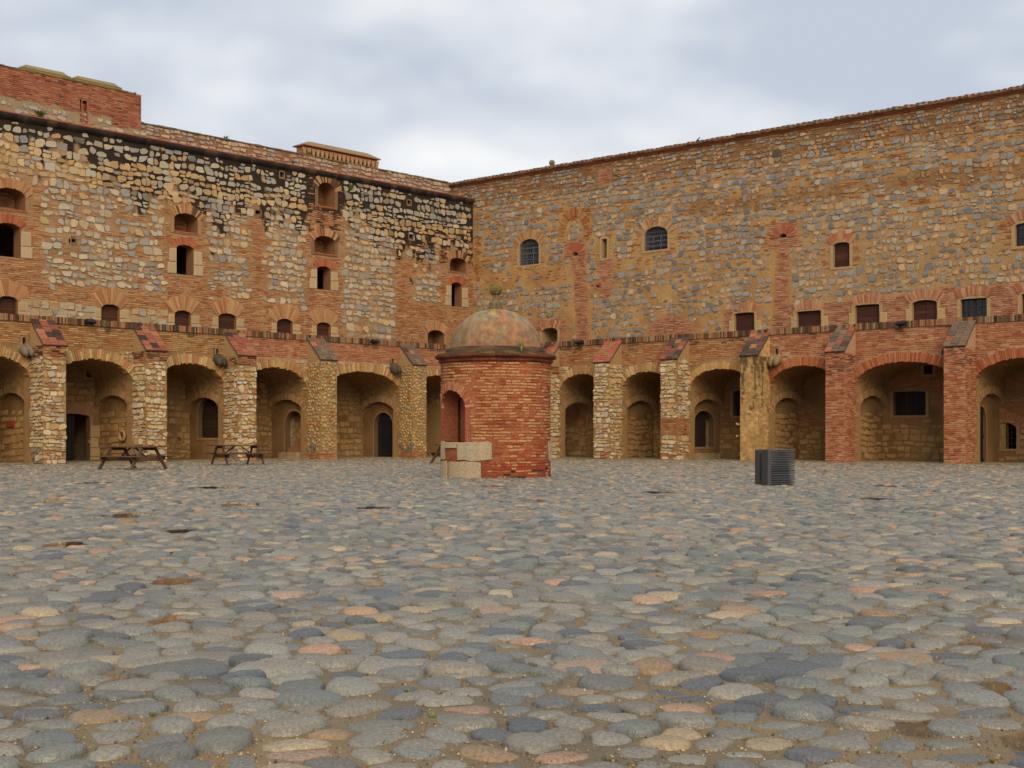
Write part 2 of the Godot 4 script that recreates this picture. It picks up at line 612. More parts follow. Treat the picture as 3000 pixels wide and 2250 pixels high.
# ------------------------------------------------------------------ scene
func _ready() -> void:
	var cam := Camera3D.new()
	cam.name = "camera"
	cam.position = eye
	cam.set_frustum(0.1 * 1659.0 / 2990.0, Vector2(0, 0.1 * 113.5 / 2990.0), 0.1, 2000.0)
	add_child(cam)
	cam.current = true
	rng.seed = 4
	noise_a.seed = 3
	noise_a.frequency = 0.35
	noise_a.fractal_octaves = 3
	noise_b.seed = 9
	noise_b.frequency = 0.35
	noise_b.fractal_octaves = 2
	make_sky()
	var sun := DirectionalLight3D.new()
	sun.name = "sun"
	sun.light_energy = 0.5
	sun.light_angular_distance = 40.0
	sun.light_color = Color(1.0, 0.93, 0.82)
	sun.shadow_enabled = true
	sun.rotation_degrees = Vector3(-33, 8, 0)
	add_child(sun)
	make_materials()
	make_ground()
	make_left_wall()
	make_right_wall()
	make_arcade(true)
	make_arcade(false)
	make_well()
	make_roof_things()
	make_furniture()
	make_plants()

func make_sky() -> void:
	var w := 1024
	var h := 512
	var im := Image.create_empty(w, h, false, Image.FORMAT_RGBF)
	var f := FastNoiseLite.new()
	f.seed = 21
	f.frequency = 1.0
	f.fractal_octaves = 5
	var f2 := FastNoiseLite.new()
	f2.seed = 5
	f2.frequency = 1.0
	f2.fractal_octaves = 6
	f2.fractal_gain = 0.6
	var pale := Color(0.545, 0.55, 0.552)
	var blue := Color(0.30, 0.335, 0.39)
	for y in h:
		var up := (0.5 - (y + 0.5) / h) * PI
		for x in w:
			var az := ((x + 0.5) / w - 0.5) * TAU
			var d := Vector3(sin(az) * cos(up), sin(up), -cos(az) * cos(up))
			var k := 0.42 + 1.25 * f.get_noise_3d(d.x * 2.0 + 1.3, d.y * 5.0, d.z * 2.0) + 0.5 * f2.get_noise_3d(d.x * 7.0, d.y * 20.0, d.z * 7.0)
			k += 0.5 * exp(-pow((az + 0.03) / 0.24, 2) - pow((up - 0.2) / 0.14, 2))
			k -= 0.42 * clampf((up - 0.2) / 0.12, 0, 1) * (1.0 - clampf((up - 0.5) / 0.3, 0, 1))
			var c := blue.lerp(pale, clampf(k, 0.0, 1.0))
			if up < 0.0: c = c.lerp(Color(0.3, 0.29, 0.27), clampf(-up * 8.0, 0, 1))
			im.set_pixel(x, y, c)
	var pm := PanoramaSkyMaterial.new()
	pm.panorama = ImageTexture.create_from_image(im)
	var sky := Sky.new()
	sky.sky_material = pm
	var env := Environment.new()
	env.background_mode = Environment.BG_SKY
	env.sky = sky
	env.tonemap_mode = Environment.TONE_MAPPER_LINEAR
	env.tonemap_exposure = 1.82
	env.sdfgi_enabled = true
	env.ssao_enabled = true
	env.ssil_enabled = true
	var we := WorldEnvironment.new()
	we.name = "world"
	we.environment = env
	add_child(we)

# ---------------------------------------------------------------- ground
func make_ground() -> void:
	var root := thing("cobbled_courtyard", "", "", Transform3D.IDENTITY, "", "structure")
	var tones := [C(128, 126, 114), C(138, 134, 120), C(118, 118, 109), C(146, 140, 124), C(112, 113, 106), C(134, 127, 112), C(142, 133, 115), C(124, 123, 113), C(94, 96, 95)]
	var warms := [C(168, 138, 110), C(174, 136, 104), C(174, 152, 114), C(156, 126, 88), C(178, 158, 124)]
	var puddles := []
	var shrink := 0.6
	for p in [[-4.6, 14.2, 0.34], [-3.9, 16.2, 0.3], [-3.2, 13.1, 0.22], [-5.4, 19.5, 0.5], [-4.4, 22.5, 0.5], [-2.2, 21.5, 0.4], [-2.05, 8.4, 0.22], [0.4, 24.0, 0.4],
		[2.9, 27.5, 0.5], [6.4, 24.5, 0.5], [4.2, 9.3, 0.24], [2.1, 6.1, 0.18], [1.55, 5.3, 0.17], [2.5, 7.3, 0.2], [-8.0, 24.0, 0.6], [-1.75, 6.3, 0.16],
		[1.9, 5.0, 0.16], [-6.6, 30.0, 0.7], [3.4, 8.0, 0.2], [-0.4, 31.0, 0.6], [8.4, 31.0, 0.6], [-2.6, 10.6, 0.25], [-10.0, 33.0, 0.7]]:
		puddles.append([Vector2(p[0], -p[1]), p[2] * shrink])
	var bag := Bag.new()
	var flip := Transform3D(Basis(Vector3(1, 0, 0), Vector3(0, 0, -1), Vector3(0, 1, 0)), Vector3.ZERO)   # plane x, y -> ground x, -z; z -> up
	# strips of growing depth, each as wide as the courtyard seen there
	var z0 := 3.6
	while z0 < 80.0:
		var z1 := minf(z0 + maxf(3.0, z0 * 0.35), 80.0)
		var wide := z1 * 0.40 + 4.5
		var sx := 0.225
		var sy := 0.165
		for cell in cells(-wide, wide, z0, z1 + 0.05, sx, sy, func(_p): return 0.36, 0.26 if z0 < 9.0 else (0.14 if z0 < 22.0 else 0.0)):
			var s: Vector2 = cell[0]
			var zz := s.y
			if absf(s.x) > zz * 0.40 + 4.2: continue
			if Vector2(s.x + 0.446, s.y - 38.06).length() < 1.45: continue
			# inside the galleries there is a floor instead
			var q := Vector2(s.x - CORNER.x, s.y + CORNER.z)
			var nl := q.dot(Vector2(cos(TURN), -sin(TURN)))
			var nr := q.dot(Vector2(-sin(TURN), -cos(TURN)))
			if nl < 3.0 or nr < 3.0: continue
			var dip := 0.0
			for pd in puddles:
				var dd: float = Vector2(s.x - pd[0].x, (s.y + pd[0].y) * 0.55).length() / (pd[1] * 1.5)
				if dd < 1.0: dip = maxf(dip, 1.0 - dd * dd)
			var base := pick(tones)
			var warm := noise_a.get_noise_2d(s.x * 0.6, s.y * 0.6)
			if rng.randf() < 0.08 + 0.1 * maxf(warm, 0.0) + 0.22 * clampf((zz - 14.0) / 35.0, 0, 1): base = pick(warms)
			var col := vary(base, 0.16)
			var near_wall := minf(nl, nr)
			if near_wall < 5.6 and rng.randf() < (5.8 - near_wall) * 0.5: col = col.lerp(vary(C(132, 118, 58), 0.2), 0.6)
			var lift := 0.008 * noise_b.get_noise_2d(s.x * 3.0, s.y * 3.0) + rng.randf_range(-0.008, 0.008) - 0.03 * dip
			var tilt := Vector2(rng.randf_range(-0.09, 0.09), rng.randf_range(-0.1, 0.1))
			if zz < 14.0 and absf(s.x) < zz * 0.4 + 0.3:
				cobble(bag, flip, cell[1], col, 13, lift, tilt, 3)
			elif zz < 30.0:
				cobble(bag, flip, cell[1], col, 9, lift, tilt, 2)
			else:
				cobble(bag, flip, cell[1], col, 7, lift, tilt, 2)
		z0 = z1
	put_pieces("cobble", "far_cobbles", bag, mats.cobble, root, 300)
	# the bed of sand and grit between the stones, uneven near by and flat farther off
	var bed := Bag.new()
	var sand := func(x: float, y: float) -> Color:
		return C(166, 140, 98).lerp(C(136, 121, 94), clampf(0.5 + 1.2 * noise_a.get_noise_2d(x * 2.0, y * 2.0), 0, 1))
	var low := Transform3D(flip.basis, Vector3(0, -0.017, 0))
	sheet(bed, low, -8.0, 8.0, 3.0, 16.0, 0.07, [], sand, 0.012)
	var lower := Transform3D(flip.basis, Vector3(0, -0.018, 0))
	sheet(bed, lower, -20.0, 20.0, 16.0, 40.0, 0.4, [], sand, 0.004)
	var grit := C(146, 126, 92)
	for e in [[-600.0, -600.0, -20.0, 600.0], [20.0, -600.0, 600.0, 600.0], [-20.0, -3.0, 20.0, 600.0], [-20.0, -600.0, 20.0, -40.0], [-20.0, -16.0, -8.0, -3.0], [8.0, -16.0, 20.0, -3.0]]:
		bed.quad(Vector3(e[0], -0.019, e[3]), Vector3(e[2], -0.019, e[3]), Vector3(e[2], -0.019, e[1]), Vector3(e[0], -0.019, e[1]), grit)
	put("sand_bed", bed, mats.soil, root)
	# loose grit and pebbles in the joints near by
	var grains := Bag.new()
	for k in 22000:
		var zz := 4.0 + 16.0 * pow(rng.randf(), 1.6)
		var p := Vector3(rng.randf_range(-1, 1) * (zz * 0.39 + 0.2), -0.016, -zz)
		p.y += 0.016 * (noise_a.get_noise_2d(p.x * 5.0, zz * 5.0) + 0.5 * noise_b.get_noise_2d(p.x * 16.0, zz * 16.0))
		var r := rng.randf_range(0.002, 0.007) * (1.6 if rng.randf() < 0.08 else 1.0)
		var col := vary(pick([C(160, 140, 110), C(120, 110, 95), C(190, 175, 150), C(90, 80, 70), C(150, 120, 90)]), 0.2)
		var top := p + Vector3(0, r * 1.2, 0)
		var ring := []
		for q in 4:
			var a := q * PI / 2 + rng.randf()
			ring.append(p + Vector3(cos(a), 0, sin(a)) * r * rng.randf_range(0.8, 1.3))
		for q in 4:
			grains.tri(ring[(q + 1) % 4], ring[q], top, col)
	put("grit", grains, mats.stone, root, "stuff")
	# puddles
	for pd in puddles:
		var wb := Bag.new()
		var num := 22
		var c := Vector3(pd[0].x, -0.006, pd[0].y)
		var ring := []
		for q in num:
			var a := TAU * q / num
			var rr: float = pd[1] * (1.0 + 0.45 * noise_a.get_noise_2d(c.x * 9.0 + cos(a) * 3.0, c.z * 9.0 + sin(a) * 3.0)) * 1.15
			ring.append(c + Vector3(cos(a) * rr, 0, sin(a) * rr * 1.5))
		for q in num:
			wb.tri(c, ring[(q + 1) % num], ring[q], Color.WHITE)
		put("puddle", wb, mats.water, root)

func cobble(bag: Bag, t: Transform3D, poly: PackedVector2Array, col: Color, m: int, lift: float, tilt: Vector2, detail: int) -> void:
	var mid := Vector2.ZERO
	for p in poly: mid += p
	mid /= poly.size()
	var rad := PackedFloat32Array()
	rad.resize(m)
	var turn := rng.randf() * TAU / m
	var gap := rng.randf_range(0.005, 0.026)
	for k in m:
		var d := Vector2.from_angle(turn + TAU * k / m)
		var far := 9.0
		var a := poly[poly.size() - 1]
		for b in poly:
			var e := b - a
			var den := d.cross(e)
			if absf(den) > 1e-9:
				var w := (a - mid).cross(e) / den
				if w > 0.0 and w < far:
					var u := (a - mid).cross(d) / den
					if u >= -0.001 and u <= 1.001: far = w
			a = b
		rad[k] = maxf(minf(far, 0.34) - gap, 0.03)
	var list := []
	var cols := []
	var rr := PackedFloat32Array()
	rr.resize(m)
	var least := 1.0
	for k in m:
		rr[k] = lerpf(rad[k], (rad[(k + m - 1) % m] + rad[(k + 1) % m]) * 0.5, 0.5) * rng.randf_range(0.91, 1.06)
		least = minf(least, rr[k])
	var h := clampf(least * 0.43, 0.02, 0.052) * rng.randf_range(0.75, 1.2)
	var steps := [[1.0, -0.04], [0.96, 0.3], [0.82, 0.74], [0.5, 0.97]] if detail == 3 else [[1.0, -0.04], [0.9, 0.55], [0.52, 0.96]]
	for st in steps:
		var ring := []
		for k in m:
			var p: Vector2 = Vector2.from_angle(turn + TAU * k / m) * rr[k] * st[0]
			var z: float = st[1] if st[1] < 0.0 else -0.025 + lift + h * st[1] + p.dot(tilt)
			if detail == 3 and st[1] > 0.0: z += 0.004 * noise_b.get_noise_2d((mid.x + p.x) * 22.0, (mid.y + p.y) * 22.0)
			ring.append(t * Vector3(mid.x + p.x, mid.y + p.y, z))
		list.append(ring)
		cols.append(col)
	bag.piece()
	bag.rings(list, cols)

# ---------------------------------------------------------------- wall frames
func left_frame() -> Transform3D:
	return Transform3D(Basis(Vector3(sin(TURN), 0, -cos(TURN)), Vector3.UP, Vector3(cos(TURN), 0, sin(TURN))), CORNER)

func right_frame() -> Transform3D:
	return Transform3D(Basis(Vector3(cos(TURN), 0, sin(TURN)), Vector3.UP, Vector3(-sin(TURN), 0, cos(TURN))), CORNER)

# side plane seen by someone looking along +x (normal -x): u runs along +z
func facing_minus_x(x: float) -> Transform3D:
	return Transform3D(Basis(Vector3(0, 0, 1), Vector3.UP, Vector3(-1, 0, 0)), Vector3(x, 0, 0))

# side plane seen by someone looking along -x (normal +x): u runs along -z
func facing_plus_x(x: float) -> Transform3D:
	return Transform3D(Basis(Vector3(0, 0, -1), Vector3.UP, Vector3(1, 0, 0)), Vector3(x, 0, 0))

# closed room behind an opening: plastered walls, floor and ceiling
func room(parent: Node3D, o: Dictionary, z: float, deep := 4.5, side := 1.2, below := 0.8) -> void:
	var b := Bag.new()
	var lo := Vector3(o.x0 - side, o.y0 - below, z - deep)
	var hi := Vector3(o.x1 + side, o.yc + 0.2, z - 0.004)
	var i := Transform3D.IDENTITY
	var c := C(170, 140, 104)
	b.box(i, lo, hi, c, "lrdub")
	# inner side of the wall round the opening
	b.quad(Vector3(lo.x, lo.y, hi.z), Vector3(o.x0, lo.y, hi.z), Vector3(o.x0, hi.y, hi.z), Vector3(lo.x, hi.y, hi.z), c)
	b.quad(Vector3(o.x1, lo.y, hi.z), Vector3(hi.x, lo.y, hi.z), Vector3(hi.x, hi.y, hi.z), Vector3(o.x1, hi.y, hi.z), c)
	b.quad(Vector3(o.x0, lo.y, hi.z), Vector3(o.x1, lo.y, hi.z), Vector3(o.x1, o.y0, hi.z), Vector3(o.x0, o.y0, hi.z), c)
	put("room_wall", b, mats.plaster, parent)

func planks(parent: Node3D, called: String, x0: float, x1: float, y0: float, y1: float, z: float, num: int, upright: bool, cols: Array) -> void:
	for k in num:
		var b := Bag.new()
		var col := vary(pick(cols), 0.12)
		var g := 0.006
		if upright:
			var a := x0 + (x1 - x0) * k / num
			var e := x0 + (x1 - x0) * (k + 1) / num
			b.box(Transform3D.IDENTITY, Vector3(a + g, y0, z - 0.03), Vector3(e - g, y1, z + rng.randf_range(-0.004, 0.004)), col)
		else:
			var a := y0 + (y1 - y0) * k / num
			var e := y0 + (y1 - y0) * (k + 1) / num
			b.box(Transform3D.IDENTITY, Vector3(x0, a + g, z - 0.03), Vector3(x1, e - g, z + rng.randf_range(-0.004, 0.004)), col)
		put("plank", b, mats.wood, parent)

func blocks(parent: Node3D, list: Array, col: Color, z := 0.05) -> void:
	# dressed stone blocks [x0, x1, y0, y1]
	for e in list:
		var b := Bag.new()
		var t := Transform3D.IDENTITY
		var g := 0.012
		var h := 0.03
		var c := vary(col, 0.08)
		var lo := Vector3(e[0] + g, e[2] + g, -0.05)
		var hi := Vector3(e[1] - g, e[3] - g, z * rng.randf_range(0.8, 1.1))
		var f := [Vector3(lo.x, lo.y, lo.z), Vector3(hi.x, lo.y, lo.z), Vector3(hi.x, hi.y, lo.z), Vector3(lo.x, hi.y, lo.z),
			Vector3(lo.x, lo.y, hi.z - 0.015), Vector3(hi.x, lo.y, hi.z - 0.015), Vector3(hi.x, hi.y, hi.z - 0.015), Vector3(lo.x, hi.y, hi.z - 0.015)]
		b.hexa(f, c, "lrdu")
		var g2 := [f[4], f[5], f[6], f[7], Vector3(lo.x + h, lo.y + h, hi.z), Vector3(hi.x - h, lo.y + h, hi.z), Vector3(hi.x - h, hi.y - h, hi.z), Vector3(lo.x + h, hi.y - h, hi.z)]
		b.hexa(g2, c, "flrdu")
		put("stone_block", b, mats.stone, parent)

func shutter(parent: Node3D, o: Dictionary, z: float, num: int, double := false) -> void:
	var cols := [C(92, 52, 36), C(84, 46, 32), C(100, 58, 40), C(78, 46, 34)]
	if double:
		var c: float = (o.x0 + o.x1) * 0.5
		planks(parent, "shutter", o.x0 - 0.02, c - 0.01, o.y0, o.yc + 0.05, z, num, false, cols)
		planks(parent, "shutter", c + 0.01, o.x1 + 0.02, o.y0, o.yc + 0.05, z, num, false, cols)
	else:
		planks(parent, "shutter", o.x0 - 0.02, o.x1 + 0.02, o.y0, o.yc + 0.05, z, num, false, cols)

func casement(parent: Node3D, o: Dictionary, z: float, nx: int, ny: int) -> void:
	var f := Bag.new()
	var t := Transform3D.IDENTITY
	var col := C(60, 40, 32)
	var w := 0.06
	f.box(t, Vector3(o.x0, o.y0, z), Vector3(o.x0 + w, o.yc, z + 0.06), col)
	f.box(t, Vector3(o.x1 - w, o.y0, z), Vector3(o.x1, o.yc, z + 0.06), col)
	f.box(t, Vector3(o.x0 + w, o.yc - w, z), Vector3(o.x1 - w, o.yc, z + 0.06), col)
	f.box(t, Vector3(o.x0 + w, o.y0, z), Vector3(o.x1 - w, o.y0 + w, z + 0.06), col)
	put("window_frame", f, mats.wood, parent)
	for k in range(1, nx):
		var x: float = lerpf(o.x0, o.x1, float(k) / nx)
		var b := Bag.new()
		var hw := 0.045 if nx % 2 == 0 and k == nx / 2 else 0.015
		b.box(t, Vector3(x - hw, o.y0 + w, z + 0.005), Vector3(x + hw, o.yc - w, z + 0.052), col)
		put("mullion", b, mats.wood, parent)
	for k in range(1, ny):
		var y: float = lerpf(o.y0, o.yc, float(k) / ny)
		var b := Bag.new()
		b.box(t, Vector3(o.x0 + w, y - 0.013, z + 0.01), Vector3(o.x1 - w, y + 0.013, z + 0.047), col)
		put("glazing_bar", b, mats.wood, parent)
	for q in nx:
		for r in ny:
			var b := Bag.new()
			var xa := lerpf(o.x0 + 0.02, o.x1 - 0.02, float(q) / nx)
			var xb := lerpf(o.x0 + 0.02, o.x1 - 0.02, float(q + 1) / nx)
			var ya := lerpf(o.y0 + 0.02, o.yc - 0.02, float(r) / ny)
			var yb := lerpf(o.y0 + 0.02, o.yc - 0.02, float(r + 1) / ny)
			b.quad(Vector3(xa, ya, z + 0.03), Vector3(xb, ya, z + 0.03), Vector3(xb, yb, z + 0.03), Vector3(xa, yb, z + 0.03), Color.WHITE)
			put("pane", b, mats.glass, parent)

# ornamental leaded grille of pointed cells
func grille(parent: Node3D, o: Dictionary, z: float) -> void:
	var t := Transform3D.IDENTITY
	var fr := Bag.new()
	var line: PackedVector2Array = o.line
	for k in line.size():
		bar(fr, line[k], line[(k + 1) % line.size()], z + 0.02, 0.028, Color.WHITE)
	put("grille_frame", fr, mats.lead, parent)
	var cx := 0.135
	var cy := 0.245
	var lat := Bag.new()
	var ny := int((o.yc - o.y0) / cy) + 1
	var nx := int((o.x1 - o.x0) / cx) + 1
	var dx: float = (o.x1 - o.x0) / nx
	for r in ny + 1:
		for q in nx + 1:
			var off := 0.0 if r % 2 == 0 else 0.5
			var p := Vector2(o.x0 + (q + off) * dx, o.y0 + r * cy)
			# upright side and the two slanted ones meeting above it
			for e in [[p, p + Vector2(0, cy * 0.62)], [p + Vector2(0, cy * 0.62), p + Vector2(-dx * 0.5, cy)], [p + Vector2(0, cy * 0.62), p + Vector2(dx * 0.5, cy)]]:
				if inside(o, e[0].x, e[0].y, 0.0) and inside(o, e[1].x, e[1].y, 0.0):
					bar(lat, e[0], e[1], z, 0.008, Color.WHITE)
	put("grille_lattice", lat, mats.lead, parent)
	for k in range(1, 4):
		var y: float = lerpf(o.y0, o.ys, k / 3.2)
		var b := Bag.new()
		bar(b, Vector2(o.x0, y), Vector2(o.x1, y), z + 0.012, 0.016, Color.WHITE)
		put("grille_bar", b, mats.lead, parent)
	for k in range(1, 3):
		var x: float = lerpf(o.x0, o.x1, k / 3.0)
		var b := Bag.new()
		bar(b, Vector2(x, o.y0), Vector2(x, o.ys), z + 0.014, 0.014, Color.WHITE)
		put("grille_bar", b, mats.lead, parent)
	var gl := Bag.new()
	for k in line.size() - 1:
		var c := Vector2((o.x0 + o.x1) * 0.5, o.y0)
		gl.tri(Vector3(c.x, c.y, z - 0.03), Vector3(line[k + 1].x, line[k + 1].y, z - 0.03), Vector3(line[k].x, line[k].y, z - 0.03), Color.WHITE)
	put("pane", gl, mats.glass, parent)

func bar(b: Bag, p: Vector2, q: Vector2, z: float, w: float, col: Color) -> void:
	var d := (q - p).normalized()
	var s := Vector2(-d.y, d.x) * w
	var e := [p + s, q + s, q - s, p - s]
	var lo := []
	var hi := []
	for k in [3, 2, 1, 0]:
		lo.append(Vector3(e[k].x, e[k].y, z - w))
		hi.append(Vector3(e[k].x, e[k].y, z + w))
	b.hexa(lo + hi, col)

# ---------------------------------------------------------------- the left wall
func make_left_wall() -> void:
	var w := thing("rubble_wall", "tall grey and beige rubble wall with black stained joints below its cornice and orange brick window columns", "wall", left_frame())
	var id := Transform3D.IDENTITY
	var holes := []
	var wins := []
	# [x0, x1, sill, spring, crown, kind]
	var spec := [
		[-28.95, -27.56, 10.64, 11.18, 11.52, "lunette"], [-28.9, -27.78, 8.63, 9.82, 10.04, "open"],
		[-20.14, -18.84, 10.64, 11.2, 11.51, "lunette"], [-20.01, -19.08, 8.64, 9.85, 10.03, "open"],
		[-11.50, -10.38, 12.89, 13.7, 14.12, "lunette"], [-11.73, -10.36, 10.46, 11.05, 11.36, "lunette"], [-11.56, -10.67, 8.61, 9.62, 9.81, "open"],
		[-1.90, -0.60, 10.40, 10.9, 11.19, "lunette"], [-1.78, -0.95, 8.42, 9.58, 9.80, "open"],
		[-28.76, -27.91, 5.9, 6.78, 6.98, "shutter"], [-23.94, -23.03, 5.9, 6.78, 6.98, "shutter"], [-20.11, -19.22, 5.9, 6.78, 6.97, "shutter"], [-17.65, -16.62, 5.9, 6.8, 7.0, "shutter"],
		[-14.14, -13.15, 5.9, 6.72, 6.97, "shutter"], [-11.58, -10.66, 5.9, 6.74, 6.94, "shutter"], [-3.66, -2.36, 5.9, 6.7, 7.01, "lunette"]]
	for s in spec:
		var o := opening(s[0], s[1], s[2], s[3], s[4])
		holes.append(o)
		wins.append([o, s[5]])
	for s in [[-15.46, -15.15, 11.97, 12.16], [-5.07, -4.77, 11.87, 12.11], [-13.95, -13.7, 14.0, 14.25], [-25.4, -25.2, 9.55, 9.7], [-5.2, -4.95, 13.75, 13.95]]:
		var o := opening(s[0], s[1], s[2], s[3] - 0.01, s[3])
		holes.append(o)
		wins.append([o, "hole"])
	var stain := func(x: float, y: float) -> float:
		# black crust in the joints: thick streaks under the cornice, thinning into drips
		var a := -x
		var reach := 12.4 + 0.9 * noise_b.get_noise_2d(x * 0.7, 3.0)
		if a < 22.5: reach = 11.4 + 1.2 * noise_b.get_noise_2d(x * 0.9, 3.0)
		if a < 7.0: reach = 10.7 + 0.9 * noise_b.get_noise_2d(x * 0.9, 3.0)
		if a > 24.5: reach = 12.9 + 0.8 * noise_b.get_noise_2d(x * 0.7, 9.0)
		var k := (y - reach) / 1.6 + 1.2 * noise_a.get_noise_2d(x * 3.2, y * 1.5) + 0.5 * noise_b.get_noise_2d(x * 8.0, y * 5.0)
		if y > 14.1: k += 0.6
		return clampf((k - 0.25) * 3.5, 0.0, 1.0)
	var is_brick := func(x: float, y: float) -> bool:
		var a := -x
		var r := 0.22 * noise_b.get_noise_2d(x * 4.0, y * 9.0)
		if y > 14.35: return false
		if a > 6.2 + r and a < 9.75 + r and y < 14.4: return false
		if y < 7.68 + r:
			return not (a > 21.0 and y < 6.72)
		if a > 14.85 + r and a < 15.8 + r and y < 11.95: return true
		if a > 4.86 + r and a < 6.22 and y < 10.95 + r * 2.0: return true
		if a > 9.75 + r and a < 12.27 + r: return y < 14.3
		if a > 18.25 + r * 1.6 and a < 20.75 + r * 1.6: return y < 11.95 + r
		if a > 26.75 + r * 1.6: return y < 11.9 + r
		if a < 2.85 + r: return y < 11.65 + r
		if a < 4.9 and y < 8.42: return true
		return noise_a.get_noise_2d(x * 1.2 + 50.0, y * 4.5) > 0.33 and y < 12.0
	var mortar := func(x: float, y: float) -> Color:
		var k := noise_a.get_noise_2d(x * 2.5 + 7.0, y * 2.5)
		var c := C(190, 154, 112).lerp(C(166, 128, 88), clampf(0.5 + k, 0, 1))
		if is_brick.call(x, y): c = C(192, 150, 106).lerp(C(176, 130, 90), clampf(0.5 + k, 0, 1))
		return c.lerp(C(38, 31, 26), stain.call(x, y) * 0.95)
	var face := Bag.new()
	sheet(face, id, -36.0, 0.02, 5.0, 14.5, 0.1, holes, mortar, 0.02)
	# stones
	var greys := [C(188, 184, 174), C(176, 174, 168), C(156, 160, 162), C(198, 188, 168), C(140, 147, 154), C(192, 178, 148), C(182, 176, 164), C(206, 194, 172), C(166, 164, 158)]
	var beige := [C(206, 172, 124), C(198, 160, 112), C(214, 186, 144), C(190, 158, 118), C(206, 182, 150), C(186, 168, 138)]
	var sb := Bag.new()
	var squared := func(x: float, y: float) -> bool:
		var a := -x
		if a > 18.0: return y > 12.0 + 0.25 * noise_b.get_noise_2d(x, 1.0) and y < 13.55
		if a > 12.3: return y > 12.45 and y < 13.2
		return a < 7.5 and y > 11.95 and y < 12.85
	var free := func(x: float, y: float, grow: float) -> bool:
		for h in holes:
			if inside(h, x, y, grow): return false
		return true
	for cell in coursed(-36.0, 0.0, 6.0, 14.42, 0.24, 0.42, 0.24, 0.56, 0.17, 0.2):
		var s: Vector2 = cell[0]
		if s.x > -0.12 or s.y > 14.33 or is_brick.call(s.x, s.y): continue
		if not free.call(s.x, s.y, 0.28): continue
		var sq: bool = squared.call(s.x, s.y)
		var keep := 0.96 if s.y > 11.4 else 0.92
		if rng.randf() > keep: continue
		var col := vary(pick(beige if sq and rng.randf() < 0.85 else greys), 0.12)
		if rng.randf() < 0.14 and not sq: col = vary(pick(beige), 0.1)
		var st: float = stain.call(s.x, s.y)
		if st > 0.3: col = col.lerp(C(60, 52, 44), st * rng.randf() * (0.7 if rng.randf() < 0.25 else 0.25))
		rubble(sb, id, cell[1], rng.randf_range(0.006, 0.018) if sq else rng.randf_range(0.014, 0.042), rng.randf_range(0.02, 0.055), col, vary(pick(beige), 0.1), 0.4)
	# dressed band low down on the far left
	for cell in coursed(-36.0, -21.0, 5.6, 6.74, 0.28, 0.4, 0.35, 0.8, 0.04, 0.0):
		var s: Vector2 = cell[0]
		if not free.call(s.x, s.y, 0.3): continue
		rubble(sb, id, cell[1], 0.012, 0.03, vary(pick([C(196, 164, 120), C(186, 172, 148), C(190, 158, 112)]), 0.1), C(170, 160, 140))
	put("wall_face", face, mats.mortar, w)
	put_pieces("stone", "small_stones", sb, mats.stone, w)
	# bricks
	var oranges := [C(196, 138, 92), C(186, 116, 76), C(202, 152, 102), C(178, 106, 70), C(208, 166, 114), C(190, 128, 84), C(198, 146, 96)]
	var bb := Bag.new()
	var tone := func(x: float, y: float) -> Color:
		var c := vary(pick(oranges), 0.14)
		return c.lerp(C(46, 36, 30), 0.85) if stain.call(x, y) > 0.4 and rng.randf() < 0.7 else c
	courses(bb, id, -36.0, 0.0, 5.5, 14.33, 0.086, 0.34, func(x: float, y: float): return is_brick.call(x, y) and free.call(x, y, 0.16), tone, 0.07, 0.026)
	# scattered brick slips between the stones
	for k in 900:
		var x := rng.randf_range(-34.0, -0.2)
		var y := rng.randf_range(7.2, 12.6)
		if is_brick.call(x, y) or not free.call(x, y, 0.4): continue
		brick(bb, id, x, x + rng.randf_range(0.12, 0.35), y, y + 0.05, 0.022, vary(pick(oranges), 0.15))
	put_pieces("brick", "small_bricks", bb, mats.brick, w)
	# cornice: a thick dark roll with a brick fillet, parapet above
	var crust := func(_a: float, _b: float) -> Color: return vary(C(52, 44, 38), 0.3)
	var prof := [Vector2(0.0, 14.36), Vector2(0.07, 14.40), Vector2(0.15, 14.47), Vector2(0.19, 14.55), Vector2(0.17, 14.62), Vector2(0.12, 14.655)]
	for k in 24:
		var b := Bag.new()
		var xa := -36.0 + 1.5 * k
		var n := 10
		var list := []
		var cols := []
		for q in n + 1:
			var x := xa + 1.5 * q / n
			var row := []
			for p in prof:
				row.append(Vector3(x, p.y + 0.012 * noise_b.get_noise_2d(x * 9.0, p.y * 30.0), p.x + 0.02 * noise_a.get_noise_2d(x * 12.0, p.y * 30.0)))
			list.append(row)
			cols.append(vary(C(50, 42, 36), 0.25).lerp(C(104, 84, 62), clampf(noise_a.get_noise_2d(x * 3.0, 5.0) * 1.5 - 0.1, 0, 0.7)))
		b.rings(list, cols, false, false)
		put("cornice", b, mats.mortar, w)
	var fillet := Bag.new()
	var x := -36.0
	while x < -0.35:
		var l := rng.randf_range(0.3, 0.42)
		fillet.piece()
		fillet.box(id, Vector3(x, 14.655, -0.3), Vector3(x + l - 0.008, 14.70, 0.15 + rng.randf_range(-0.012, 0.012)), vary(C(190, 104, 72), 0.14), "flrud")
		x += l
	put_pieces("fillet_tile", "far_fillet_tiles", fillet, mats.brick, w, 90)
	# parapet above the cornice
	var par := Bag.new()
	var top := func(xx: float, yy: float) -> Color: return C(176, 134, 100).lerp(C(150, 108, 78), clampf(0.5 + noise_a.get_noise_2d(xx * 3.0, yy * 3.0), 0, 1))
	var pz := Transform3D(Basis.IDENTITY, Vector3(0, 0, -0.12))
	sheet(par, pz, -36.0, -1.88, 14.66, 15.36, 0.12, [], top, 0.02)
	par.box(id, Vector3(-36.0, 14.5, -1.0), Vector3(-1.88, 15.36, -0.14), C(150, 120, 92), "rub")
	put("parapet_face", par, mats.mortar, w)
	var ps := Bag.new()
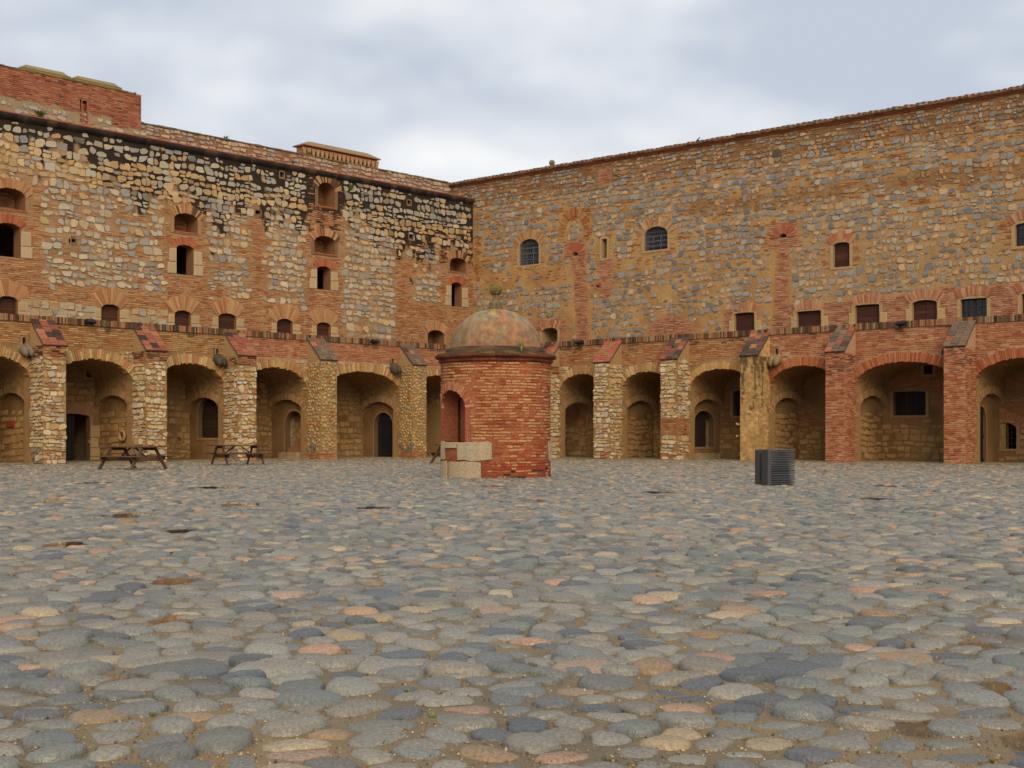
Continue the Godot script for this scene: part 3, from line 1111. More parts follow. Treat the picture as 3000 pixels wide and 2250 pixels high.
	for cell in coursed(-36.0, -1.9, 14.7, 15.34, 0.16, 0.3, 0.2, 0.55, 0.13, 0.2):
		var s: Vector2 = cell[0]
		if s.x > -2.0 or s.y > 15.3 or s.y < 14.75 or rng.randf() < 0.12: continue
		rubble(ps, pz, cell[1], rng.randf_range(0.015, 0.045), 0.04, vary(pick([C(190, 168, 146), C(178, 172, 164), C(160, 160, 160), C(204, 180, 152), C(170, 140, 112)]), 0.12), C(196, 160, 126))
	put_pieces("parapet_stone", "small_parapet_stones", ps, mats.stone, w, 150)
	var cop := Bag.new()
	x = -36.0
	while x < -1.9:
		var l := rng.randf_range(0.2, 0.5)
		cop.piece()
		cop.box(id, Vector3(x, 15.34, -0.75), Vector3(minf(x + l - 0.01, -1.86), 15.40 + rng.randf_range(-0.012, 0.014), -0.06 + rng.randf_range(-0.02, 0.02)), vary(C(128, 108, 86), 0.25), "flrud")
		x += l
	put_pieces("coping_stone", "far_coping_stones", cop, mats.stone, w, 90)
	# openings
	for e in wins:
		var o: Dictionary = e[0]
		var kind: String = e[1]
		if kind == "hole":
			var hb := holder("putlog_hole", w)
			var b := Bag.new()
			collar(b, id, o, 0.07, 0.02, 0.4, C(150, 120, 90), C(120, 90, 64))
			put("reveal", b, mats.mortar, hb)
			room(hb, o, -0.4, 0.5, 0.06, 0.05)
			continue
		var win := holder("window", w)
		var b := Bag.new()
		var ring: Color = C(186, 142, 98).lerp(mortar.call((o.x0 + o.x1) * 0.5, o.yc + 0.15), 0.45)
		var deep := 0.9 if kind == "lunette" else (0.55 if kind == "open" else 0.22)
		collar(b, id, o, 0.2, 0.022, deep, ring, C(150, 104, 70), true)
		put("reveal", b, mats.mortar, win)
		var vb := Bag.new()
		var long := 0.36
		if kind == "lunette": long = 0.42
		if kind == "shutter": long = 0.72
		if o.yc > 7.0 and o.yc < 7.05 and o.x0 > -4: long = 0.5
		var redder := kind == "open"
		voussoirs(vb, id, o.x0 - 0.02, o.x1 + 0.02, o.ys, o.yc + 0.01, long, 0.078, 0.05, func(xx: float, yy: float) -> Color:
			var c := vary(pick([C(186, 104, 68), C(176, 96, 62), C(192, 116, 76)] if redder else [C(198, 142, 96), C(206, 158, 108), C(188, 124, 82), C(198, 148, 102)]), 0.12)
			return c.lerp(C(48, 38, 32), 0.8) if stain.call(xx, yy + 0.4) > 0.3 and rng.randf() < 0.55 else c, 0.02, 1.0)
		put_pieces("arch_brick", "arch_bricks", vb, mats.brick, win, 60)
		if kind == "lunette":
			var back := Bag.new()
			back.box(id, Vector3(o.x0 - 0.1, o.y0 - 0.1, -deep - 0.3), Vector3(o.x1 + 0.1, o.yc + 0.1, -deep), C(150, 104, 72), "lrdubf")
			put("niche_back", back, mats.mortar, win)
			var nb := Bag.new()
			courses(nb, Transform3D(Basis.IDENTITY, Vector3(0, 0, -deep)), o.x0, o.x1, o.y0, o.yc, 0.085, 0.3, func(_x, _y): return true, func(_x, _y): return vary(pick(oranges), 0.2), 0.05, 0.02)
			put_pieces("niche_brick", "niche_bricks", nb, mats.brick, win, 0)
			var sl := Bag.new()
			sl.box(id, Vector3(o.x0 - 0.06, o.y0 - 0.05, -0.05), Vector3(o.x1 + 0.06, o.y0 + 0.005, 0.045), C(190, 106, 72), "flrud")
			put("sill", sl, mats.brick, win)
		elif kind == "open":
			room(win, o, -deep)
			var st := Bag.new()
			blocks(win, [[o.x0 - 0.5, o.x0 - 0.005, o.y0, o.y0 + 0.55], [o.x0 - 0.42, o.x0 - 0.005, o.y0 + 0.55, o.ys - 0.02], [o.x1 + 0.005, o.x1 + 0.55, o.y0, o.y0 + 0.5], [o.x1 + 0.005, o.x1 + 0.5, o.y0 + 0.5, o.ys - 0.05]], C(196, 172, 138), 0.06)
			# a wooden half shutter standing ajar inside
			var sh := Bag.new()
			sh.box(id, Vector3(o.x0 + 0.05, o.y0, -0.7), Vector3(o.x0 + 0.35, o.y0 + (o.ys - o.y0) * 0.6, -0.66), C(70, 52, 40))
			put("inner_shutter", sh, mats.wood, win)
		else:
			shutter(win, o, -0.16, 9)
			if o.x0 < -21.0 or true:
				blocks(win, [[o.x0 - 0.42, o.x0 - 0.005, 5.95, 6.35], [o.x0 - 0.35, o.x0 - 0.005, 6.35, o.ys], [o.x1 + 0.005, o.x1 + 0.6, 5.95, 6.38], [o.x1 + 0.005, o.x1 + 0.5, 6.38, o.ys]], C(192, 164, 124), 0.05)
	# body of the building behind the face, kept clear of the niches
	var core := Bag.new()
	core.box(id, Vector3(-36.0, 5.0, -9.0), Vector3(0.0, 14.45, -6.2), C(150, 120, 90))
	core.box(id, Vector3(-36.0, 14.45, -9.0), Vector3(-1.9, 14.6, -0.16), C(150, 120, 90))
	core.box(id, Vector3(-36.3, 0.0, -9.0), Vector3(-36.0, 14.6, 0.0), C(150, 120, 90))
	put("wall_core", core, mats.mortar, w)

# ---------------------------------------------------------------- the right wall
func make_right_wall() -> void:
	var w := thing("rubble_wall", "tall ochre rubble wall with blue grey stones and barred arched windows under a tiled eave", "wall", right_frame())
	var id := Transform3D.IDENTITY
	var holes := []
	var wins := []
	for s in [[3.54, 4.97, 10.56, 11.55, 11.99, "grille"], [12.10, 13.57, 10.61, 11.38, 11.81, "grille"], [7.34, 7.78, 10.77, 10.79, 10.99, "hole"], [20.02, 20.46, 10.53, 10.55, 10.74, "hole"],
		[9.36, 9.68, 10.48, 11.47, 11.49, "slot"], [9.0, 9.2, 8.95, 9.02, 9.12, "hole"], [22.87, 23.71, 8.89, 9.9, 10.03, "upper_shutter"], [31.38, 32.4, 9.09, 9.95, 10.05, "casement"],
		[5.21, 6.31, 5.9, 6.82, 7.02, "niche"], [17.53, 18.66, 5.9, 7.05, 7.11, "shutter"], [20.97, 22.25, 5.9, 6.95, 6.98, "shutter"], [23.98, 25.19, 5.9, 7.05, 7.09, "shutter"],
		[26.76, 27.92, 5.9, 6.95, 7.11, "double"], [28.99, 30.16, 5.9, 7.01, 7.03, "casement"], [31.65, 32.6, 5.9, 7.05, 7.09, "casement"]]:
		var o := opening(s[0], s[1], s[2], s[3], s[4])
		holes.append(o)
		wins.append([o, s[5]])
	var free := func(x: float, y: float, grow: float) -> bool:
		for h in holes:
			if inside(h, x, y, grow): return false
		return true
	var zone := func(x: float, y: float) -> String:
		# what the wall is made of here: brick tones by name, else ""
		var r := 0.1 * noise_b.get_noise_2d(x * 5.0, y * 9.0)
		if y > 15.42: return "eave"
		var k := clampf((10.6 - y) / 4.3, 0, 1)
		if y < 10.6 and x > 7.3 + 0.3 * k + r and x < 8.25 + 0.28 * k + r: return "red"
		if y < 10.1 and x > 19.9 - 0.25 * k + r and x < 20.57 + r: return "red"
		if y > 10.55 and y < 11.55 and x > 6.85 and x < 8.35: return "red"
		if y >= 11.5 and y < 13.25 and x > 6.4 + r and x < 8.65 + r and not (x > 6.94 and x < 8.06 and y < 12.75): return "ochre"
		if y > 10.06 and y < 11.25 and x > 19.42 + r and x < 21.1 + r: return "red"
		if x > 9.1 + r and x < 10.05 + r and y > 8.3 and y < 10.46: return "pink"
		if x > 8.95 + r and x < 10.1 + r and y >= 10.46 and y < 11.75: return "ochre"
		if x > 9.07 and x < 9.97 and y > 14.34 and y < 15.3: return "red"
		if x > 3.0 + r * 2 and x < 5.5 + r * 2 and y > 10.3 and y < 11.75: return "pale"
		if x > 11.55 + r * 2 and x < 14.1 + r * 2 and y > 10.3 and y < 11.6: return "pale"
		if x > 22.3 + r * 2 and x < 24.3 + r * 2 and y > 8.8 and y < 10.2: return "ochre"
		if x > 30.7 + r * 2 and y > 8.9 and y < 10.4: return "ochre"
		if pow((x - 13.76) / 1.5, 2) + pow(maxf(y - 6.2, 0) / 1.05, 2) < 1.0: return "pink"
		if x > 4.6 + r and x < 7.0 + r and y < 7.5: return "red"
		if x > 16.9 and y < 7.35 + r and not (x > 18.9 and x < 19.9): return "pink"
		if x > 28.0 and y < 7.6 + r * 2: return "pink"
		if y > 10.9 and y < 15.4 and noise_a.get_noise_2d(x * 1.1 + 20.0, y * 6.0) > 0.36: return "ochre"
		if x < 0.7 + r * 4 and y < 12.5 and y > 10.0: return "ochre"
		return ""
	var ochre := func(x: float, y: float) -> Color:
		var k := clampf(0.5 + noise_a.get_noise_2d(x * 1.8, y * 1.8) * 1.1, 0, 1)
		var c := C(206, 162, 106).lerp(C(184, 138, 86), k)
		if y > 14.1: c = C(164, 124, 84).lerp(C(136, 100, 68), k)
		elif y > 12.0 and y < 12.8 and x > 15.0: c = C(182, 140, 94).lerp(C(156, 116, 76), k)
		if x > 20.0 and y < 12.0: c = c.lerp(C(186, 152, 110), 0.5)
		var z: String = zone.call(x, y)
		if z == "red" or z == "pink": c = c.lerp(C(190, 132, 100), 0.75)
		return c
	var face := Bag.new()
	sheet(face, id, -0.02, 38.0, 5.0, 15.5, 0.1, holes, ochre, 0.022)
	sheet(face, id, -2.2, -0.02, 14.45, 15.5, 0.1, [], ochre, 0.022)
	put("wall_face", face, mats.mortar, w)
	var blues := [C(140, 146, 152), C(124, 132, 142), C(156, 158, 158), C(112, 121, 132), C(168, 166, 160), C(150, 152, 154), C(134, 139, 142), C(182, 174, 160)]
	var browns := [C(160, 122, 82), C(150, 112, 74), C(172, 138, 98), C(142, 126, 102), C(186, 148, 112), C(134, 104, 70), C(152, 148, 140), C(176, 160, 138)]
	var sb := Bag.new()
	for band in [[5.9, 12.0, 0.24, 0.38, 0.2, 0.46], [12.0, 14.15, 0.2, 0.34, 0.18, 0.42], [14.15, 15.45, 0.12, 0.27, 0.15, 0.4]]:
		for cell in coursed(-2.2 if band[0] > 13.0 else 0.0, 38.0, band[0], band[1], band[2], band[3], band[4], band[5], 0.15, 0.16):
			var s: Vector2 = cell[0]
			if s.x < (0.15 if s.y < 14.5 else -2.0) or zone.call(s.x, s.y) != "" or not free.call(s.x, s.y, 0.26): continue
			if zone.call(s.x - 0.14, s.y) != "" or zone.call(s.x + 0.14, s.y) != "": continue
			var keep := 0.95
			var gap := rng.randf_range(0.01, 0.04)
			var cols := blues
			if s.y > 14.1:
				keep = 0.97
				gap = rng.randf_range(0.008, 0.03)
				cols = browns if rng.randf() < 0.72 else blues
			elif s.y > 12.75: keep = 0.97
			elif s.y > 12.0 and s.x > 15.0:
				keep = 0.8
				cols = browns if rng.randf() < 0.8 else blues
				gap = rng.randf_range(0.01, 0.05)
			elif s.y < 10.45:
				keep = 0.86 + 0.4 * noise_a.get_noise_2d(s.x * 0.8, s.y * 0.8 + 30.0)
				gap = rng.randf_range(0.022, 0.065)
				if s.x < 7.0 and s.y > 9.4: keep = 0.12
				if s.x > 9.5 and s.x < 12.6 and s.y > 9.6: keep = 0.15
			if rng.randf() > keep: continue
			var col := vary(pick(cols), 0.22)
			if s.x > 20.0 and s.y < 12.0 and rng.randf() < 0.3: col = vary(pick([C(206, 172, 132), C(196, 160, 124), C(190, 176, 150)]), 0.1)
			if rng.randf() < 0.07: col = vary(pick([C(206, 178, 146), C(200, 164, 134)]), 0.08)
			rubble(sb, id, cell[1], gap, rng.randf_range(0.02, 0.05), col, vary(pick(cols), 0.12).lerp(C(190, 150, 100), 0.3), 0.5)
	put_pieces("stone", "small_stones", sb, mats.stone, w)
	var tone_of := {"red": [C(188, 122, 86), C(178, 108, 74), C(198, 142, 106), C(204, 156, 120)], "ochre": [C(190, 132, 82), C(176, 112, 66), C(196, 148, 96), C(164, 96, 58)], "pale": [C(204, 158, 104), C(190, 130, 82), C(212, 172, 120)],
		"pink": [C(200, 146, 110), C(190, 128, 92), C(206, 158, 122), C(182, 114, 80)], "eave": [C(176, 102, 66), C(160, 90, 58), C(188, 120, 80)]}
	var bb := Bag.new()
	courses(bb, id, -2.2, 38.0, 5.5, 15.62, 0.088, 0.32, func(x: float, y: float): return (x > 0.0 or y > 14.5) and zone.call(x, y) != "" and free.call(x, y, 0.1), func(x: float, y: float) -> Color:
		var z: String = zone.call(x, y)
		return vary(pick(tone_of[z if z else "ochre"]), 0.13), 0.07, 0.026)
	for k in 1300:
		var x := rng.randf_range(0.2, 37.0)
		var y := rng.randf_range(9.5, 15.4)
		if zone.call(x, y) != "" or not free.call(x, y, 0.4): continue
		brick(bb, id, x, x + rng.randf_range(0.1, 0.3), y, y + 0.045, 0.02, vary(pick(tone_of.ochre), 0.15))
	put_pieces("brick", "small_bricks", bb, mats.brick, w)
	# a dark square block high in the wall
	blocks(w, [[19.65, 20.17, 14.36, 14.72]], C(96, 82, 72), 0.05)
	# arches without an opening: the walled-up window
	var blind := Bag.new()
	voussoirs(blind, id, 6.9, 8.1, 12.3, 12.88, 0.45, 0.085, 0.05, func(_x, _y): return vary(pick(tone_of.ochre), 0.12), 0.03)
	put_pieces("arch_brick", "arch_bricks", blind, mats.brick, w, 40)
	for e in wins:
		var o: Dictionary = e[0]
		var kind: String = e[1]
		var win := holder("window" if kind != "hole" and kind != "slot" else "vent_hole", w)
		var b := Bag.new()
		var deep: float = {"grille": 0.5, "hole": 0.5, "slot": 0.6, "niche": 0.9, "casement": 0.3}.get(kind, 0.2)
		collar(b, id, o, 0.06 if kind == "hole" else 0.16, 0.024, deep, C(200, 164, 116) if kind != "hole" else C(196, 146, 110), C(180, 148, 108))
		put("reveal", b, mats.mortar, win)
		var vb := Bag.new()
		if kind == "grille":
			voussoirs(vb, id, o.x0 - 0.1, o.x1 + 0.1, o.ys, o.yc + 0.06, 0.46, 0.085, 0.04, func(_x, _y): return vary(pick(tone_of.pale), 0.12), 0.02)
			grille(win, o, -0.12)
			room(win, o, -deep)
		elif kind == "hole":
			voussoirs(vb, id, o.x0, o.x1, o.y0, o.yc, 0.5 if o.x1 - o.x0 > 0.3 else 0.1, 0.05, 0.045, func(_x, _y): return vary(pick([C(190, 110, 76), C(182, 100, 68), C(198, 128, 94)]), 0.1), 0.02, 0.0)
			room(win, o, -deep, 0.9, 0.12, 0.1)
		elif kind == "slot":
			room(win, o, -deep, 0.9, 0.12, 0.1)
		elif kind == "niche":
			voussoirs(vb, id, o.x0, o.x1, o.ys, o.yc, 0.42, 0.08, 0.04, func(_x, _y): return vary(pick(tone_of.red), 0.12), 0.02)
			var back := Bag.new()
			back.box(id, Vector3(o.x0 - 0.1, o.y0, -1.1), Vector3(o.x1 - 0.45, o.yc + 0.1, -deep), C(160, 128, 92), "lrf")
			put("niche_back", back, mats.mortar, win)
			room(win, o, -deep - 0.3)
		elif kind == "casement":
			voussoirs(vb, id, o.x0 - 0.1, o.x1 + 0.1, o.ys, o.yc + 0.12, 0.42, 0.085, 0.045, func(_x, _y): return vary(pick(tone_of.red), 0.1), 0.02)
			casement(win, o, -0.2, 4 if o.y0 < 7.0 else 3, 3 if o.y0 > 7.0 else 3)
			room(win, o, -deep)
		else:
			voussoirs(vb, id, o.x0 - 0.05, o.x1 + 0.05, o.ys, o.yc + 0.08, 0.42 if o.y0 < 7.0 else 0.4, 0.08, 0.04, func(_x, _y): return vary(pick([C(206, 158, 114), C(200, 140, 100), C(190, 118, 84)]), 0.12), 0.035)
			shutter(win, o, -0.16, 10, kind == "double")
			# broken rim of mortar and a dressed jamb
			if o.y0 < 7.0:
				blocks(win, [[o.x0 - 0.32, o.x0 - 0.005, 5.95, 6.75], [o.x1 + 0.005, o.x1 + 0.38, 5.95, 6.7]], C(192, 162, 120), 0.05)
		put_pieces("arch_brick", "arch_bricks", vb, mats.brick, win, 60)
	# eave: two corbelled tile courses and the ends of the roof tiles
	var corb := Bag.new()
	for r in 2:
		var x := -2.2
		while x < 38.0:
			var l := rng.randf_range(0.28, 0.4)
			corb.piece()
			corb.box(id, Vector3(x, 15.5 + r * 0.06, -0.3), Vector3(x + l - 0.01, 15.545 + r * 0.06, 0.06 + r * 0.07 + rng.randf_range(-0.012, 0.012)), vary(C(178, 108, 74), 0.18), "flrud")
			x += l
	put_pieces("corbel_tile", "far_corbel_tiles", corb, mats.brick, w, 120)
	var roof := holder("roof", w)
	var deck := Bag.new()
	deck.hexa([Vector3(-2.2, 15.6, 0.1), Vector3(38, 15.6, 0.1), Vector3(38, 17.3, -7.0), Vector3(-2.2, 17.3, -7.0), Vector3(-2.2, 15.64, 0.1), Vector3(38, 15.64, 0.1), Vector3(38, 17.34, -7.0), Vector3(-2.2, 17.34, -7.0)], C(160, 110, 80))
	deck.box(id, Vector3(0, 5, -9.0), Vector3(38.0, 15.5, -6.2), C(150, 120, 90), "lrub")
	deck.box(id, Vector3(-2.2, 15.615, -0.4), Vector3(38.0, 15.672, 0.215), C(150, 112, 80))
	put("roof_deck", deck, mats.mortar, roof)
	var tb := Bag.new()
	var xx := -2.1
	while xx < 38.0:
		var r := rng.randf_range(0.105, 0.125)
		var col := vary(pick([C(176, 136, 110), C(160, 128, 104), C(186, 140, 112), C(150, 124, 104), C(166, 112, 86)]), 0.15)
		var yy := 15.655 + rng.randf_range(-0.014, 0.02)
		var out_ := 0.27 + rng.randf_range(-0.04, 0.04)
		tb.piece()
		var outer := []
		var inner := []
		var far_o := []
		var m := 7
		for q in m + 1:
			var a := PI * q / m
			outer.append(Vector3(xx + cos(a) * r, yy + sin(a) * r, out_))
			inner.append(Vector3(xx + cos(a) * (r - 0.018), yy + sin(a) * (r - 0.018), out_))
			far_o.append(Vector3(xx + cos(a) * r * 0.9, yy + 0.12 + sin(a) * r * 0.9, out_ - 0.5))
		for q in m:
			tb.quad(outer[q], outer[q + 1], inner[q + 1], inner[q], col)
			tb.quad(outer[q + 1], outer[q], far_o[q], far_o[q + 1], col)
		tb.quad(inner[0] + Vector3(0, 0, -0.02), inner[m] + Vector3(0, 0, -0.02), Vector3(xx - r * 0.5, yy + r * 0.8, out_ - 0.02), Vector3(xx + r * 0.5, yy + r * 0.8, out_ - 0.02), C(150, 118, 88))
		xx += rng.randf_range(0.265, 0.295)
	put_pieces("roof_tile", "far_roof_tiles", tb, mats.tile, roof, 300)

# ---------------------------------------------------------------- arcades
func make_arcade(left: bool) -> void:
	var id := Transform3D.IDENTITY
	var w: Node3D
	if left:
		w = thing("arcade", "low arcade of ochre arches on rubble piers along the black stained wall", "arcade", left_frame())
	else:
		w = thing("arcade", "low arcade running from rubble piers to red brick piers below the tiled eave wall", "arcade", right_frame())
	var bays := [[-32.6, -29.0], [-28.0, -24.27], [-23.25, -19.53], [-18.5, -14.72], [-13.7, -8.65], [-7.7, -3.7]] if left else [[3.7, 8.0], [8.95, 11.95], [12.95, 16.0], [16.95, 20.4], [21.35, 24.7], [25.6, 30.05], [30.95, 35.4]]
	var piers := [[-33.6, -32.6], [-29.0, -28.0], [-24.27, -23.25], [-19.53, -18.5], [-14.72, -13.7], [-8.65, -7.7]] if left else [[8.0, 8.95], [11.95, 12.95], [16.0, 16.95], [20.4, 21.35], [24.7, 25.6], [30.05, 30.95], [35.4, 36.4]]
	var make := ["rubble", "rubble", "rubble", "rubble", "cobbles", "cobbles"] if left else ["rubble", "rubble", "mixed", "render", "brick", "brick", "brick"]
	var x_lo := -36.0 if left else 3.0
	var x_hi := -3.0 if left else 38.0
	var fz := Transform3D(Basis.IDENTITY, Vector3(0, 0, 3.0))
	var holes := []
	for b in bays:
		holes.append(opening(b[0], b[1], 0.0, 3.35, 4.34 if left else 4.27, 24))
	var in_arch := func(x: float, y: float, grow: float) -> bool:
		for h in holes:
			if inside(h, x, y, grow): return true
		return false
	var redness := func(x: float) -> float:
		# the later repairs are in redder brick
		if left: return clampf((x + 19.3) / 0.5, 0, 1)
		return clampf((x - 21.2) / 0.3, 0, 1) * 0.9 + (0.35 if x < 21.0 else 0.0)
	var black := func(x: float, y: float) -> float:
		var k := 1.3 * noise_a.get_noise_2d(x * 2.2, y * 3.0) + (y - 5.55) * 1.5
		if left and x > -16.0: k -= 0.25
		if not left and x > 21.0: k -= 0.2
		return clampf(k * 2.0, 0, 1)
	var base := func(x: float, y: float) -> Color:
		var k := clampf(0.5 + noise_a.get_noise_2d(x * 2.0, y * 2.0), 0, 1)
		var c := C(178, 140, 92).lerp(C(158, 118, 74), k)
		var red := C(204, 162, 126).lerp(C(190, 144, 110), k)
		return c.lerp(red, redness.call(x)).lerp(C(60, 50, 40), black.call(x, y) * 0.4)
	var face := Bag.new()
	# slots over the water spouts
	var slots := []
	for sx in ([-29.25, -19.9, -9.1] if left else [21.7]):
		slots.append(opening(sx - 0.08, sx + 0.06, 4.78, 5.05, 5.06, 4))
	sheet(face, fz, x_lo, x_hi, 3.3, 5.75, 0.1, holes + slots, base, 0.015)
	for sl in slots:
		collar(face, fz, sl, 0.09, 0.017, 0.42, C(176, 132, 88), C(166, 124, 82))
		face.box(fz, Vector3(sl.x0 - 0.02, 4.7, -0.41), Vector3(sl.x1 + 0.02, 5.1, -0.4), C(166, 124, 82), "f")
	# thickness of the parapet, the terrace behind it and the solid above the vaults
	face.box(id, Vector3(x_lo, 4.9, 2.55), Vector3(x_hi, 5.72, 2.6), C(160, 120, 84), "b")
	face.quad(Vector3(x_lo, 4.95, 3.0), Vector3(x_hi, 4.95, 3.0), Vector3(x_hi, 4.95, 0.0), Vector3(x_lo, 4.95, 0.0), C(150, 130, 104))
	put("arcade_face", face, mats.mortar, w)
	var ochres := [C(200, 154, 98), C(192, 140, 84), C(186, 124, 76), C(206, 166, 112), C(178, 108, 66), C(196, 148, 94)]
	var reds := [C(192, 114, 74), C(184, 104, 66), C(200, 126, 84), C(176, 94, 58), C(190, 120, 80)]
	var bb := Bag.new()
	var tone := func(x: float, y: float) -> Color:
		var c := vary(pick(reds if rng.randf() < redness.call(x) else ochres), 0.12)
		if black.call(x, y) > 0.5 and rng.randf() < 0.5: c = c.lerp(C(50, 42, 36), 0.75)
		return c
	var ring := 0.4
	courses(bb, fz, x_lo, x_hi, 4.0, 5.72, 0.084, 0.34, func(x: float, y: float):
		if in_arch.call(x, y, ring + 0.06): return false
		for sl in slots:
			if inside(sl, x, y, 0.03): return false
		if left: return y > 4.78 or (x > -5.0)
		return y > (4.72 if x < 13.0 else (4.4 if x < 21.0 else 4.0)), tone, 0.05, 0.022)
	put_pieces("brick", "small_bricks", bb, mats.brick, w)
	# rubble in the spandrels
	var sb := Bag.new()
	var tones := [C(204, 178, 134), C(196, 166, 118), C(188, 172, 144), C(206, 188, 154), C(180, 146, 100), C(176, 172, 162), C(192, 142, 104), C(210, 194, 166), C(200, 172, 126)]
	for cell in coursed(x_lo, x_hi, 3.3, 4.8, 0.1, 0.22, 0.15, 0.4, 0.13, 0.2):
		var s: Vector2 = cell[0]
		if in_arch.call(s.x, s.y, ring + 0.1): continue
		if not left and s.x > 12.5 and s.y > 4.4 or not left and s.x > 16.5: continue
		if s.y > 4.72: continue
		rubble(sb, fz, cell[1], rng.randf_range(0.008, 0.025), 0.04, vary(pick(tones), 0.12), pick(tones))
	put_pieces("spandrel_stone", "small_spandrel_stones", sb, mats.stone, w, 120)
	# coping of bricks on edge
	var cb := Bag.new()
	var x := x_lo
	while x < x_hi:
		var l := rng.randf_range(0.055, 0.075)
		var col := vary(pick([C(170, 122, 84), C(150, 104, 72), C(184, 120, 82), C(166, 138, 100)]), 0.18)
		var k := noise_a.get_noise_2d(x * 2.4, 11.0) + 0.4 * noise_b.get_noise_2d(x * 9.0, 2.0)
		if rng.randf() < clampf(0.5 + k * 1.3, 0.1, 0.85): col = col.lerp(C(48, 42, 34), rng.randf_range(0.5, 0.9))
		var tilt := rng.randf_range(-0.006, 0.006)
		cb.piece()
		var y1 := 5.965 + rng.randf_range(-0.012, 0.014)
		var z1 := 3.06 + rng.randf_range(-0.012, 0.012)
		cb.hexa([Vector3(x, 5.70, 2.6), Vector3(x + l, 5.70, 2.6), Vector3(x + l + tilt, y1, 2.6), Vector3(x + tilt, y1, 2.6), Vector3(x, 5.70, z1), Vector3(x + l, 5.70, z1), Vector3(x + l + tilt, y1, z1), Vector3(x + tilt, y1, z1)], col, "flrud")
		x += l + rng.randf_range(0.008, 0.016)
	put_pieces("coping_brick", "far_coping_bricks", cb, mats.brick, w)
	# arch rings
	for k in bays.size():
		var h: Dictionary = holes[k]
		var arch := holder("arch", w)
		var cbag := Bag.new()
		var brickish: bool = not left and k >= 4
		collar(cbag, fz, h, ring, 0.018, 0.45, C(186, 150, 100) if not brickish else C(190, 134, 100), C(176, 136, 88), false)
		put("arch_soffit", cbag, mats.mortar, arch)
		var vb := Bag.new()
		if brickish:
			voussoirs(vb, fz, h.x0, h.x1, h.ys, h.yc, 0.42, 0.085, 0.06, func(_x, _y): return vary(pick(reds), 0.12), 0.03, 0.5, -0.3)
		elif not left and k == 3:
			voussoirs(vb, fz, h.x0, h.x1, h.ys, h.yc, 0.34, 0.2, 0.034, func(_x, _y): return vary(pick([C(206, 166, 106), C(190, 140, 84), C(200, 158, 98)]), 0.1), 0.03, 0.5, -0.1)
		else:
			voussoirs(vb, fz, h.x0, h.x1, h.ys, h.yc, 0.42, 0.105, 0.06, func(_x, _y): return vary(pick([C(196, 162, 110), C(184, 146, 94), C(206, 176, 128), C(172, 132, 84), C(190, 130, 88)]), 0.14), 0.045, 0.5, -0.3)
		put_pieces("voussoir", "voussoirs", vb, mats.stone if not brickish else mats.brick, arch, 80)
		make_bay(w, left, k, bays, h)
	# piers
	for k in piers.size():
		make_pier(w, left, piers[k][0], piers[k][1], make[k], k)
	# corner pier where the arcades meet, floor and kerb
	var corner := Bag.new()
	if left:
		corner.box(id, Vector3(-3.7, 0, 0.0), Vector3(-3.0, 3.4, 3.0), C(176, 140, 92), "flr")
	else:
		corner.box(id, Vector3(3.0, 0, 0.0), Vector3(3.7, 3.4, 2.99), C(176, 140, 92), "flr")
	put("corner_pier", corner, mats.mortar, w)
	var fl := Bag.new()
	if left: fl.box(id, Vector3(-36, -0.1, 0.0), Vector3(-3.4, 0.045, 3.25), C(150, 136, 112), "frlu")
	else: fl.box(id, Vector3(3.4, -0.1, 0.0), Vector3(38, 0.045, 3.25), C(142, 126, 102), "frlu")
	put("gallery_floor", fl, mats.plaster, w)

